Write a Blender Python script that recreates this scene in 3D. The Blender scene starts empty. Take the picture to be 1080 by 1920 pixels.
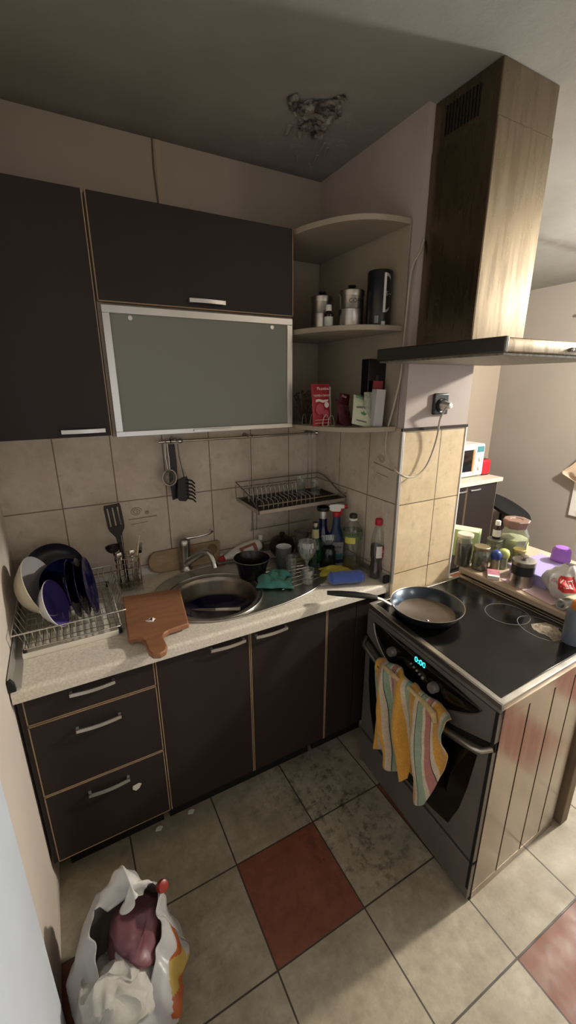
import bpy, math, random
from mathutils import Vector, Matrix, Euler, noise
random.seed(7)
PI = math.pi; R = math.radians
scene = bpy.context.scene; COL = scene.collection

# ------------------------------------------------------------------ materials
def nodes_of(name):
    m = bpy.data.materials.new(name); m.use_nodes = True
    nt = m.node_tree; return m, nt, nt.nodes['Principled BSDF']
def lin(c): return tuple((x/12.92 if x <= .04045 else ((x+.055)/1.055)**2.4) for x in c)
def rgb(r, g, b): return lin((r/255, g/255, b/255))
def mat(name, col, rough=.5, metal=0., var=.0, scale=8., trans=0., ior=1.45, alpha=1., bump=0., bscale=60., emit=None, estr=0., coat=0., spec=None, sheen=0., stretch=None):
    m, nt, b = nodes_of(name)
    b.inputs['Base Color'].default_value = (*col, 1); b.inputs['Roughness'].default_value = rough
    b.inputs['Metallic'].default_value = metal; b.inputs['IOR'].default_value = ior
    b.inputs['Transmission Weight'].default_value = trans; b.inputs['Alpha'].default_value = alpha
    b.inputs['Coat Weight'].default_value = coat; b.inputs['Sheen Weight'].default_value = sheen
    if spec is not None: b.inputs['Specular IOR Level'].default_value = spec
    if emit: b.inputs['Emission Color'].default_value = (*emit, 1); b.inputs['Emission Strength'].default_value = estr
    if var or bump:
        tc = nt.nodes.new('ShaderNodeTexCoord'); mp = nt.nodes.new('ShaderNodeMapping')
        nt.links.new(tc.outputs['Object'], mp.inputs[0])
        if stretch: mp.inputs['Scale'].default_value = stretch
    if var:
        n = nt.nodes.new('ShaderNodeTexNoise'); n.inputs['Scale'].default_value = scale; n.inputs['Detail'].default_value = 6
        nt.links.new(mp.outputs[0], n.inputs['Vector'])
        mr = nt.nodes.new('ShaderNodeMapRange'); mr.inputs[1].default_value = .3; mr.inputs[2].default_value = .7
        mr.inputs[3].default_value = 1-var; mr.inputs[4].default_value = 1+var
        nt.links.new(n.outputs['Fac'], mr.inputs[0])
        mx = nt.nodes.new('ShaderNodeVectorMath'); mx.operation = 'SCALE'; mx.inputs[0].default_value = col
        nt.links.new(mr.outputs[0], mx.inputs['Scale']); nt.links.new(mx.outputs[0], b.inputs['Base Color'])
        mr2 = nt.nodes.new('ShaderNodeMapRange'); mr2.inputs[3].default_value = max(.02, rough-.08); mr2.inputs[4].default_value = min(1, rough+.1)
        nt.links.new(n.outputs['Fac'], mr2.inputs[0]); nt.links.new(mr2.outputs[0], b.inputs['Roughness'])
    if bump:
        n = nt.nodes.new('ShaderNodeTexNoise'); n.inputs['Scale'].default_value = bscale; n.inputs['Detail'].default_value = 4
        nt.links.new(mp.outputs[0], n.inputs['Vector'])
        bp = nt.nodes.new('ShaderNodeBump'); bp.inputs['Strength'].default_value = bump; bp.inputs['Distance'].default_value = .002
        nt.links.new(n.outputs['Fac'], bp.inputs['Height']); nt.links.new(bp.outputs[0], b.inputs['Normal'])
    return m

class NG:   # tiny node-expression helper
    def __init__(s, nt): s.nt = nt
    def m(s, op, a, b=None, c=None):
        n = s.nt.nodes.new('ShaderNodeMath'); n.operation = op
        for i, v in enumerate((a, b, c)):
            if v is None: continue
            if isinstance(v, (int, float)): n.inputs[i].default_value = v
            else: s.nt.links.new(v, n.inputs[i])
        return n.outputs[0]
    def noise(s, vec, scale, detail=5, rough=.55):
        n = s.nt.nodes.new('ShaderNodeTexNoise'); n.inputs['Scale'].default_value = scale; n.inputs['Detail'].default_value = detail; n.inputs['Roughness'].default_value = rough
        s.nt.links.new(vec, n.inputs['Vector']); return n.outputs['Fac']
    def rng(s, v, a, b, c=0., d=1.):
        n = s.nt.nodes.new('ShaderNodeMapRange'); n.inputs[1].default_value = a; n.inputs[2].default_value = b; n.inputs[3].default_value = c; n.inputs[4].default_value = d
        s.nt.links.new(v, n.inputs[0]); return n.outputs[0]
    def mix(s, f, a, b):
        n = s.nt.nodes.new('ShaderNodeMix'); n.data_type = 'RGBA'
        if isinstance(f, (int, float)): n.inputs[0].default_value = f
        else: s.nt.links.new(f, n.inputs[0])
        for i, v in ((6, a), (7, b)):
            if isinstance(v, tuple): n.inputs[i].default_value = (*v, 1)
            else: s.nt.links.new(v, n.inputs[i])
        return n.outputs[2]
    def link(s, a, b): s.nt.links.new(a, b)

def tile_mat(name, base, base2, grout, au, av, u0, v0, tu, tv, gw, rough=.35, special=None, dirt=.25, spots=None, vmin=None, plain=None):
    """ceramic tiles laid on object-space axes au/av"""
    m, nt, b = nodes_of(name); g = NG(nt)
    tc = nt.nodes.new('ShaderNodeTexCoord'); sp = nt.nodes.new('ShaderNodeSeparateXYZ'); g.link(tc.outputs['Object'], sp.inputs[0])
    P = tc.outputs['Object']
    U = g.m('DIVIDE', g.m('SUBTRACT', sp.outputs[au], u0), tu); V = g.m('DIVIDE', g.m('SUBTRACT', sp.outputs[av], v0), tv)
    fu = g.m('FRACT', U); fv = g.m('FRACT', V)
    du = g.m('MULTIPLY', g.m('MINIMUM', fu, g.m('SUBTRACT', 1, fu)), tu); dv = g.m('MULTIPLY', g.m('MINIMUM', fv, g.m('SUBTRACT', 1, fv)), tv)
    d = g.m('MINIMUM', du, dv); gr = g.rng(d, gw*.5, gw*.5+.0012, 1, 0)
    n1 = g.noise(P, 5, 8, .65); n2 = g.noise(P, 28, 6, .7)
    c = g.mix(g.rng(n1, .35, .68), base, base2)
    iu = g.m('FLOOR', U); iv = g.m('FLOOR', V)
    rnd = g.m('FRACT', g.m('MULTIPLY', g.m('SINE', g.m('ADD', g.m('MULTIPLY', iu, 12.98), g.m('MULTIPLY', iv, 78.23))), 4375.5))
    if special:
        pu = g.m('COMPARE', g.m('PINGPONG', iu, 1), special[1], .2)
        pv = g.m('COMPARE', g.m('PINGPONG', iv, 1), special[2], .2)
        s2 = g.mix(g.rng(n1, .35, .68), special[0], tuple(x*.72 for x in special[0]))
        c = g.mix(g.m('MULTIPLY', pu, pv), c, s2)
    vm = nt.nodes.new('ShaderNodeVectorMath'); vm.operation = 'SCALE'
    g.link(c, vm.inputs[0]); g.link(g.m('ADD', g.m('MULTIPLY', g.rng(n2, .3, .7, 1-dirt, 1.04), 1), g.m('MULTIPLY', rnd, .05)), vm.inputs['Scale'])
    c = vm.outputs[0]
    if spots:   # greasy / burnt stains of their own shape: (x,y,z,radius,strength)
        for (x, y, z, r, st, colr) in spots:
            vd = nt.nodes.new('ShaderNodeVectorMath'); vd.operation = 'DISTANCE'; g.link(P, vd.inputs[0]); vd.inputs[1].default_value = (x, y, z)
            f = g.rng(vd.outputs['Value'], 0, r, 1, 0); nn = g.rng(g.noise(P, 22, 8, .75), .5, .66)
            c = g.mix(g.m('MULTIPLY', g.m('MULTIPLY', g.m('MINIMUM', g.m('MULTIPLY', f, 2), 1), nn), st), c, colr)
    c = g.mix(gr, c, grout)
    g.link(c, b.inputs['Base Color'])
    g.link(g.rng(g.noise(P, 14, 6), .3, .7, rough-.1, rough+.22), b.inputs['Roughness'])
    bp = nt.nodes.new('ShaderNodeBump'); bp.inputs['Strength'].default_value = .35; bp.inputs['Distance'].default_value = .002
    g.link(g.m('ADD', g.m('SUBTRACT', 1, gr), g.m('MULTIPLY', n2, .25)), bp.inputs['Height']); g.link(bp.outputs[0], b.inputs['Normal'])
    return m

# ------------------------------------------------------------------ mesh builder
class MB:
    def __init__(s): s.v = []; s.f = []; s.mi = []; s.uv = None; s.sm = []
    def add(s, vs, fs, mi=0, M=None):
        o = len(s.v)
        for p in vs:
            p = Vector(p)
            if M is not None: p = M @ p
            s.v.append(tuple(p))
        for f in fs: s.f.append(tuple(i+o for i in f)); s.mi.append(mi)
        return s
    def box(s, x0, x1, y0, y1, z0, z1, mi=0, M=None):
        vs = [(x0,y0,z0),(x1,y0,z0),(x1,y1,z0),(x0,y1,z0),(x0,y0,z1),(x1,y0,z1),(x1,y1,z1),(x0,y1,z1)]
        return s.add(vs, [(0,3,2,1),(4,5,6,7),(0,1,5,4),(1,2,6,5),(2,3,7,6),(3,0,4,7)], mi, M)
    def hexa(s, b, t, mi=0):   # 4 bottom pts ccw, 4 top pts ccw
        return s.add(list(b)+list(t), [(0,3,2,1),(4,5,6,7),(0,1,5,4),(1,2,6,5),(2,3,7,6),(3,0,4,7)], mi)
    def prism(s, pts, axis, lo, hi, mi=0, M=None):
        n = len(pts)
        def mk(p, h):
            if axis == 'z': return (p[0], p[1], h)
            if axis == 'y': return (p[0], h, p[1])
            return (h, p[0], p[1])
        vs = [mk(p, lo) for p in pts]+[mk(p, hi) for p in pts]
        fs = [tuple(range(n-1, -1, -1)), tuple(range(n, 2*n))]+[(i, (i+1)%n, n+(i+1)%n, n+i) for i in range(n)]
        return s.add(vs, fs, mi, M)
    def lathe(s, prof, seg=32, c=(0,0,0), mi=0, M=None, sx=1, sy=1, fn=None):
        vs = []; fs = []; idx = []
        for (r, z) in prof:
            if r < 1e-6: idx.append([len(vs)]); vs.append((c[0], c[1], c[2]+z))
            else:
                row = []
                for k in range(seg):
                    a = 2*PI*k/seg; rr = r*(fn(a, z) if fn else 1)
                    row.append(len(vs)); vs.append((c[0]+rr*math.cos(a)*sx, c[1]+rr*math.sin(a)*sy, c[2]+z))
                idx.append(row)
        for a, b in zip(idx, idx[1:]):
            for k in range(seg):
                k2 = (k+1) % seg
                if len(a) == 1 and len(b) == 1: continue
                if len(a) == 1: fs.append((a[0], b[k2], b[k]))
                elif len(b) == 1: fs.append((a[k], a[k2], b[0]))
                else: fs.append((a[k], a[k2], b[k2], b[k]))
        return s.add(vs, fs, mi, M)
    def tube(s, pts, r, seg=8, mi=0, closed=False, M=None, flat=None):
        pts = [Vector(p) for p in pts]; n = len(pts); vs = []; fs = []; prev = None
        rs = r if isinstance(r, (list, tuple)) else [r]*n
        for i, p in enumerate(pts):
            if closed: t = pts[(i+1) % n]-pts[i-1]
            else: t = pts[min(i+1, n-1)]-pts[max(i-1, 0)]
            t.normalize()
            if prev is None:
                u = Vector((0,0,1)) if abs(t.z) < .9 else Vector((1,0,0)); u = (u-t*u.dot(t)).normalized()
            else:
                u = prev-t*prev.dot(t)
                u = u.normalized() if u.length > 1e-6 else prev
            prev = u; w = t.cross(u)
            for k in range(seg):
                a = 2*PI*k/seg
                vs.append(p+(u*math.cos(a)*(flat or 1)+w*math.sin(a))*rs[i])
        for i in range(n if closed else n-1):
            j = (i+1) % n
            for k in range(seg): k2 = (k+1) % seg; fs.append((i*seg+k, i*seg+k2, j*seg+k2, j*seg+k))
        if not closed: fs.append(tuple(range(seg-1, -1, -1))); fs.append(tuple((n-1)*seg+k for k in range(seg)))
        return s.add(vs, fs, mi, M)
    def grid(s, fn, nu, nv, mi=0, thick=0):
        base = len(s.v); vs = [fn(i/nu, j/nv) for j in range(nv+1) for i in range(nu+1)]
        fs = [(j*(nu+1)+i, j*(nu+1)+i+1, (j+1)*(nu+1)+i+1, (j+1)*(nu+1)+i) for j in range(nv) for i in range(nu)]
        s.add(vs, fs, mi)
        if s.uv is None: s.uv = {}
        for j in range(nv+1):
            for i in range(nu+1): s.uv[base+j*(nu+1)+i] = (i/nu, j/nv)
        return s

def wpos(o):
    p = Vector((0,0,0))
    while o is not None: p += Vector(o.location); o = o.parent
    return p
def build(name, mb, m, parent=None, world=False, bevel=0., seg=2, smooth=True, ang=35, solid=0., subd=0, label=None):
    me = bpy.data.meshes.new(name)
    off = wpos(parent) if (world and parent) else Vector((0,0,0))
    me.from_pydata([tuple(Vector(p)-off) for p in mb.v], [], mb.f)
    for x in (m if isinstance(m, (list, tuple)) else [m]): me.materials.append(x)
    me.polygons.foreach_set('material_index', mb.mi)
    if mb.uv:
        ul = me.uv_layers.new(name='UV')
        for l in me.loops:
            ul.data[l.index].uv = mb.uv.get(l.vertex_index, (0,0))
    me.validate(); me.update()
    if smooth: me.shade_smooth(); me.set_sharp_from_angle(angle=R(ang))
    o = bpy.data.objects.new(name, me); COL.objects.link(o)
    if parent: o.parent = parent
    if solid: md = o.modifiers.new('s', 'SOLIDIFY'); md.thickness = solid; md.offset = 0
    if bevel: md = o.modifiers.new('b', 'BEVEL'); md.width = bevel; md.segments = seg; md.limit_method = 'ANGLE'; md.angle_limit = R(40)
    if subd: md = o.modifiers.new('u', 'SUBSURF'); md.levels = subd; md.render_levels = subd
    if label: o['label'] = label
    return o
def tag(o, label, cat, group=None):
    o['label'] = label; o['category'] = cat
    if group: o['group'] = group
    return o
def thing(name, label, cat, loc=(0,0,0), rot=(0,0,0), group=None):
    o = bpy.data.objects.new(name, None); COL.objects.link(o); o.location = loc; o.rotation_euler = rot
    o.empty_display_size = .03
    return tag(o, label, cat, group)
def struct(name, mb, m, **k):
    o = build(name, mb, m, **k)
    if not k.get('parent'): o['kind'] = 'structure'
    return o
def dup(root, loc, rot=None, label=None):
    r = root.copy(); COL.objects.link(r); r.location = loc
    if rot is not None: r.rotation_euler = rot
    if label: r['label'] = label
    for ch in list(root.children):
        c = ch.copy(); COL.objects.link(c); c.parent = r
        for q in list(ch.children): e = q.copy(); COL.objects.link(e); e.parent = c
    return r
def text_mb(s, size, M, depth=.0004):
    cu = bpy.data.curves.new('t', 'FONT'); cu.body = s; cu.size = size; cu.align_x = 'CENTER'; cu.align_y = 'CENTER'; cu.extrude = depth
    o = bpy.data.objects.new('t', cu); COL.objects.link(o)
    me = o.to_mesh(); mb = MB(); mb.add([v.co for v in me.vertices], [tuple(p.vertices) for p in me.polygons], 0, M)
    o.to_mesh_clear(); bpy.data.objects.remove(o); bpy.data.curves.remove(cu)
    return mb
def frame(origin, xdir, ydir):
    x = Vector(xdir).normalized(); y = Vector(ydir); y = (y-x*y.dot(x)).normalized(); z = x.cross(y)
    M = Matrix((x, y, z)).transposed().to_4x4(); M.translation = Vector(origin); return M
def wrap(mb, r, zc=None):   # wrap flat x (text) around a z cylinder of radius r: input x -> arc, y(depth)
    mb.v = [((r+p[1])*math.sin(p[0]/r), -(r+p[1])*math.cos(p[0]/r), p[2]) for p in mb.v]; return mb
def label_patch(a0, a1, z0, z1, r, seg=14, th=.0006):
    mb = MB()
    mb.grid(lambda u, v: (r*math.sin(a0+(a1-a0)*u), -r*math.cos(a0+(a1-a0)*u), z0+(z1-z0)*v), seg, 1)
    return mb
def wrap_text(s, size, ang, z, r, depth=.0003):
    M = Matrix.Rotation(R(90), 4, 'X'); mb = text_mb(s, size, M, depth)
    mb.v = [(( r-p[1])*math.sin(p[0]/r+ang), -(r-p[1])*math.cos(p[0]/r+ang), p[2]+z) for p in mb.v]
    return mb

# ------------------------------------------------------------------ palette
TILE = rgb(212, 201, 186); TILE2 = rgb(190, 176, 158)
m_backtile = tile_mat('wall_tile_back', TILE, TILE2, rgb(120,104,86), 0, 2, .1949, 1.2008, .2004, .2991, .003, rough=.3, dirt=.12)
m_sidetile = tile_mat('wall_tile_side', TILE, TILE2, rgb(120,104,86), 1, 2, -.212, 1.2048, .209, .2991, .003, rough=.3, dirt=.12)
m_piltile = tile_mat('wall_tile_pillar', rgb(222,202,168), rgb(204,180,142), rgb(110,92,72), 0, 2, 1.3613, 1.2008, .2004, .2991, .003, rough=.32, dirt=.14)  # warm yellow of the lamplight put into the pillar tile colour
m_floor = tile_mat('floor_tile', rgb(174,163,142), rgb(142,131,112), rgb(64,55,46), 0, 1, .564, -.7638, .3236, .3236, .004, rough=.46,
                   special=(rgb(132,78,58), 0, 1), dirt=.3,
                   spots=[(1.02,-.62,0,.26,.8,rgb(52,40,34)), (.98,-.86,0,.26,.75,rgb(60,44,36)), (.75,-.55,0,.2,.5,rgb(80,68,54)), (.3,-.9,0,.3,.4,rgb(90,76,58)), (1.1,-1.0,0,.2,.5,rgb(70,54,44)), (1.3,-1.45,0,.3,.3,rgb(90,76,58))])
m_wall = mat('painted_wall_beige', rgb(160,149,136), .85, var=.05, scale=3, bump=.15, bscale=120)
m_wallpil = mat('pillar_plaster', rgb(178,166,160), .8, var=.07, scale=5, bump=.2, bscale=40)
m_wallroom = mat('painted_wall_room', rgb(164,152,138), .85, var=.05, scale=2)
m_leftwall = mat('left_wall_paint', rgb(196,184,172), .75, var=.04, scale=4, bump=.1)
m_white = mat('white_lacquer', rgb(225,225,222), .35, var=.03)
m_dark = mat('dark_wenge_laminate', rgb(38,31,29), .5, spec=.35, var=.12, scale=6, bump=.1, bscale=90, stretch=(1,1,.2))
m_edge = mat('beige_edge_banding', rgb(140,118,92), .5, var=.08)
m_cream = mat('cream_laminate', rgb(160,149,132), .5, var=.05)
m_counter = mat('speckled_worktop', rgb(206,198,184), .4, var=.16, scale=140, bump=.15, bscale=200)
m_steel = mat('brushed_steel', rgb(176,172,165), .3, 1., var=.12, scale=10)
m_steeldk = mat('tarnished_steel', rgb(150,142,130), .38, 1., var=.2, scale=20)
m_steelside = mat('stainless_side_panel', rgb(168,156,144), .2, 1., var=.08, scale=6, stretch=(6,1,.8))
m_hoodsteel = mat('hood_brushed_steel', rgb(134,120,100), .27, 1., var=.04, scale=8, stretch=(6,6,.6))
m_hoodshade = m_hoodsteel
m_alu = mat('aluminium', rgb(205,203,198), .35, .85, var=.06)
m_chrome = mat('chrome', rgb(210,208,204), .12, 1., var=.06)
m_black = mat('black_plastic', rgb(22,22,24), .38)
m_blackmatte = mat('black_fabric', rgb(20,20,22), .9, var=.2)
m_glassblack = mat('ceramic_hob_glass', rgb(14,14,14), .16, var=.3, scale=9, spec=.6)
m_ovenglass = mat('oven_black_glass', rgb(8,8,9), .1, spec=.6)
m_stovefront = mat('stove_grey_steel', rgb(122,118,114), .42, .55, var=.08, scale=9)
m_gap = mat('dark_gap', rgb(12,11,10), .8)
m_red = mat('red_plastic', rgb(170,30,40), .4)
m_whiteplastic = mat('white_plastic', rgb(222,220,214), .4, var=.03)
m_glass = mat('clear_glass', (.97,.99,.98), .02, trans=1., ior=1.45)
m_grime = mat('greasy_filter', rgb(150,146,134), .5, .8, var=.35, scale=60, bump=.8, bscale=90)
m_rubber = mat('black_rubber', rgb(18,18,18), .7)
m_cord = mat('grey_cable', rgb(176,166,148), .5)
def thinglass(name, col, rough=.03, dens=.06, edge=.45):
    """thin clear wall: tinted see-through with a glossy film and a little haze"""
    m = bpy.data.materials.new(name); m.use_nodes = True; nt = m.node_tree; nt.nodes.clear()
    N_ = nt.nodes.new; L_ = nt.links.new
    out = N_('ShaderNodeOutputMaterial'); tr = N_('ShaderNodeBsdfTransparent'); tr.inputs[0].default_value = (*[min(1, c*1.08) for c in col], 1)
    df = N_('ShaderNodeBsdfDiffuse'); df.inputs[0].default_value = (*col, 1)
    gl = N_('ShaderNodeBsdfGlossy'); gl.inputs['Roughness'].default_value = rough; gl.inputs[0].default_value = (.95,.95,.95,1)
    m1 = N_('ShaderNodeMixShader'); m1.inputs[0].default_value = dens; L_(tr.outputs[0], m1.inputs[1]); L_(df.outputs[0], m1.inputs[2])
    lw = N_('ShaderNodeLayerWeight'); lw.inputs[0].default_value = .3
    mr = N_('ShaderNodeMapRange'); mr.inputs[3].default_value = .05; mr.inputs[4].default_value = edge; L_(lw.outputs['Facing'], mr.inputs[0])
    m2 = N_('ShaderNodeMixShader'); L_(mr.outputs[0], m2.inputs[0]); L_(m1.outputs[0], m2.inputs[1]); L_(gl.outputs[0], m2.inputs[2])
    L_(m2.outputs[0], out.inputs[0]); return m
m_pet = thinglass('clear_bottle_plastic', rgb(228,231,224), .1, .04, .25)
m_thin = thinglass('thin_glassware', rgb(235,238,236), .04, .05, .6)
m_film = thinglass('plastic_film', rgb(215,220,215), .3, .55, .5)

# ================================================================== ROOM SHELL
ZC = 2.487; XW = 1.3613; YP = -.6075; XP = 1.707; XR = 4.26; YB = 1.1; YF = -3.7
struct('floor', MB().box(-.1, XR+.1, YF, YB+.1, -.1, 0), m_floor, smooth=False)

def ceiling_mat():
    m, nt, b = nodes_of('ceiling_paint_damaged'); g = NG(nt)
    tc = nt.nodes.new('ShaderNodeTexCoord'); P = tc.outputs['Object']
    n1 = g.noise(P, 2.2, 6); n2 = g.noise(P, 14, 8, .7)
    c = g.mix(g.rng(n1, .35, .7), rgb(150,149,143), rgb(134,133,127))
    def dist(p):
        vd = nt.nodes.new('ShaderNodeVectorMath'); vd.operation = 'DISTANCE'; g.link(P, vd.inputs[0]); vd.inputs[1].default_value = p; return vd.outputs['Value']
    # flaked, water-stained paint round the broken patch
    f = g.rng(dist((1.17,-.3,ZC)), .06, .34, 1, 0)
    c = g.mix(g.m('MULTIPLY', f, g.rng(n2, .52, .56, 0, .35)), c, rgb(176,172,160))
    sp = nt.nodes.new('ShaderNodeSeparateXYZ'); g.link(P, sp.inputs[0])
    # darker band along the wall joint at the back
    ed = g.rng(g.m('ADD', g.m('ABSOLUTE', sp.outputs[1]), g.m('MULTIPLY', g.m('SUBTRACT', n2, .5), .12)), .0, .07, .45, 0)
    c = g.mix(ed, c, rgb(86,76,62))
    g.link(c, b.inputs['Base Color']); b.inputs['Roughness'].default_value = .9
    bp = nt.nodes.new('ShaderNodeBump'); bp.inputs['Strength'].default_value = .25; bp.inputs['Distance'].default_value = .004
    g.link(n2, bp.inputs['Height']); g.link(bp.outputs[0], b.inputs['Normal'])
    return m
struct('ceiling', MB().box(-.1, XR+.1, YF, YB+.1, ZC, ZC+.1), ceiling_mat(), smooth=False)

# back wall: painted above, tiles below
wb = struct('wall_back', MB().box(-.1, XW+.1, 0, .12, 1.4999, ZC), m_wall, smooth=False)
struct('tile_field', MB().box(-.1, XW+.1, -.006, .12, 0, 1.4999), m_backtile, smooth=False, parent=wb)
# vertical cracked joint in the paint above the cabinets
struct('crack', MB().prism([(.652,2.18),(.657,2.3),(.651,2.4),(.654,2.487),(.660,2.487),(.658,2.4),(.663,2.3),(.658,2.18)], 'y', -.0015, .001), mat('crack_dirt', rgb(96,82,66), .9), smooth=False, parent=wb)
struct('seam', MB().box(.664, .684, -.002, .001, 2.18, ZC), mat('seam_filler', rgb(168,152,132), .9), smooth=False, parent=wb)
m_decor = mat('tile_ornament', rgb(150,134,114), .5)
def spiral(c, r, ax1, ax2, n=40, turns=2.3):
    return [tuple(Vector(c)+Vector(ax1)*(r*(1-.8*k/n)*math.cos(2*PI*turns*k/n))+Vector(ax2)*(r*.8*(1-.8*k/n)*math.sin(2*PI*turns*k/n))) for k in range(n+1)]
mb = MB().tube([(.428,-.0065,1.119),(.545,-.0065,1.121)], .0022, 6).tube([(.437,-.0065,1.096),(.505,-.0065,1.100)], .0014, 6).tube(spiral((.462,-.0065,1.15), .024, (1,0,0), (0,0,1)), .0014, 5).tube(spiral((.505,-.0065,1.14), .010, (1,0,0), (0,0,1)), .0012, 5)
struct('tile_ornament', mb, m_decor, parent=wb)
# the short wall / pillar between kitchen corner and next room
wp = struct('wall_right', MB().box(XW, XP, YP, YB+.1, 1.4999, ZC), [m_wallpil], smooth=False)
mb = MB().box(XW-.005, XP, YP, .12, .0, 1.4999)
# faces: -x side gets side tiles, -y gets pillar tiles
mb.mi = [0,0,1,1,0,0]
struct('tile_field', mb, [m_sidetile, m_piltile], smooth=False, parent=wp)
mb = MB().tube([(XW-.0055,-.455,1.352),(XW-.0055,-.575,1.335)], .0022, 6).tube([(XW-.0055,-.475,1.312),(XW-.0055,-.545,1.304)], .0014, 6).tube(spiral((XW-.0055,-.50,1.372), .022, (0,1,0), (0,0,1)), .0014, 5)
struct('tile_ornament', mb, m_decor, parent=wp)
struct('pillar_core', MB().box(XW, XP-.001, .12, YB+.1, 0, 1.4999), m_wallroom, smooth=False, parent=wp)
struct('edge_profile', MB().box(XW-.008, XW+.005, YP-.003, YP+.010, .862, 1.4999), m_alu, parent=wp, bevel=.002)
struct('edge_profile', MB().box(XP-.005, XP+.003, YP-.003, YP+.006, .3, 1.4999), m_white, parent=wp, bevel=.001)
struct('tile_cap_joint', MB().box(XW-.012, XP+.001, YP-.006, YP+.002, 1.492, 1.503), mat('grimy_joint', rgb(50,42,36), .9), smooth=False, parent=wp)
struct('wall_left', MB().box(-.12, 0, YF, .1, 0, ZC), m_leftwall, smooth=False)
struct('wall_far', MB().box(XP-.05, XR+.1, YB, YB+.12, 0, ZC), m_wallroom, smooth=False)
struct('wall_front', MB().box(-.1, XR+.1, YF-.12, YF, 0, ZC), m_wall, smooth=False)
# right wall of the next room with its window
W0, W1, WZ0, WZ1 = -2.5, .19, .50, 2.15
mb = MB().box(XR, XR+.12, W1, YB+.1, 0, ZC); mb.box(XR, XR+.12, YF, W0, 0, ZC); mb.box(XR, XR+.12, W0, W1, 0, WZ0); mb.box(XR, XR+.12, W0, W1, WZ1, ZC)
struct('wall_room_right', mb, mat('room_wall_grey', rgb(156,150,143), .85, var=.04, scale=2), smooth=False)
mb = MB()
for (a, b_) in ((W0, W0+.06), (W1-.06, W1), ((W0+W1)/2-.04, (W0+W1)/2+.04)): mb.box(XR-.02, XR+.05, a, b_, WZ0, WZ1)
mb.box(XR-.02, XR+.05, W0+.06, W1-.06, WZ0, WZ0+.06).box(XR-.02, XR+.05, W0+.06, W1-.06, WZ1-.06, WZ1)
win = struct('window_1', mb, m_white, bevel=.004)
struct('pane', MB().box(XR+.02, XR+.026, W0+.05, W1-.05, WZ0+.05, WZ1-.05), m_thin, smooth=False, parent=win)
# white door leaf standing open against the left wall, near the camera
m_doorw = mat('door_paint_cool_white', rgb(196,203,212), .45, var=.03)
dr = struct('door_1', MB().box(.001, .022, -1.85, -.955, .01, 2.02), m_doorw, bevel=.004)
struct('door_panel', MB().box(.021, .025, -1.75, -1.06, .15, .95), m_doorw, parent=dr, bevel=.003)
# plinth seal profile where counter meets tiles
struct('trim_1', MB().prism([(-.006,.86),(-.03,.86),(-.03,.866),(-.012,.888),(-.006,.888)], 'x', 0.01, XW-.006), m_alu)

# broken plaster patch in the ceiling
def plaster():
    t = thing('broken_plaster', 'ragged grey broken plaster patch with hanging paint flakes on the ceiling near the hood', 'plaster damage', (1.08,-.37,ZC-.001))
    out = [(-.115,-.06),(-.10,-.085),(-.065,-.06),(-.045,-.085),(.0,-.105),(.03,-.15),(.045,-.135),(.05,-.10),(.075,-.06),(.07,-.01),(.085,.03),(.095,.075),(.075,.10),(.04,.07),(.01,.055),(-.01,.06),(-.03,.02),(-.05,-.0),(-.08,-.01),(-.1,-.03)]
    # shallow recess seen as a dark crumbly slab with lumps
    mb = MB(); n = 34; rnd = random.Random(3)
    def inside(x, y):
        c = False; j = len(out)-1
        for i in range(len(out)):
            xi, yi = out[i]; xj, yj = out[j]
            if (yi > y) != (yj > y) and x < (xj-xi)*(y-yi)/(yj-yi)+xi: c = not c
            j = i
        return c
    idx = {}
    vs = []; fs = []
    for i in range(n+1):
        for j in range(n+1):
            x = -.13+.26*i/n; y = -.17+.29*j/n
            h = noise.fractal(Vector((x*16, y*16, 1.3)), .9, 2.1, 5)*.02
            idx[i, j] = len(vs); vs.append((x+rnd.uniform(-.002,.002), y+rnd.uniform(-.002,.002), -abs(h)-.0015))
    for i in range(n):
        for j in range(n):
            if inside(-.13+.26*(i+.5)/n, -.17+.29*(j+.5)/n): fs.append((idx[i,j], idx[i,j+1], idx[i+1,j+1], idx[i+1,j]))
    mb.add(vs, fs)
    m, nt, b = nodes_of('exposed_plaster'); g = NG(nt); tc = nt.nodes.new('ShaderNodeTexCoord')
    g.link(g.mix(g.rng(g.noise(tc.outputs['Object'], 22, 8, .7), .42, .56), rgb(58,54,50), rgb(150,144,134)), b.inputs['Base Color']); b.inputs['Roughness'].default_value = .95
    build('plaster_core', mb, m, t, ang=20)
    # curling paint flakes
    mp_ = mat('paint_flake', rgb(146,142,132), .85)
    for (x, y, l, w, a) in [(-.03,.09,.05,.022,80),(.02,.10,.035,.02,60),(.10,.12,.06,.012,75),(.13,.13,.055,.01,80),(.16,.15,.06,.012,70),(.09,.24,.03,.014,60),(.15,.2,.03,.01,85),(.16,.26,.028,.014,40),(-.06,.0,.03,.02,30),(.02,-.02,.06,.05,10)]:
        fm = MB(); M = Matrix.Translation((x,y,0)) @ Matrix.Rotation(R(a), 4, 'Z')
        fm.grid(lambda u, v: M @ Vector(((u-.5)*l, (v-.5)*w*(1-u*.7), -.001-.008*u*u)), 8, 3)
        build('paint_flake', fm, mp_, t, solid=.001)
plaster()

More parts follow.
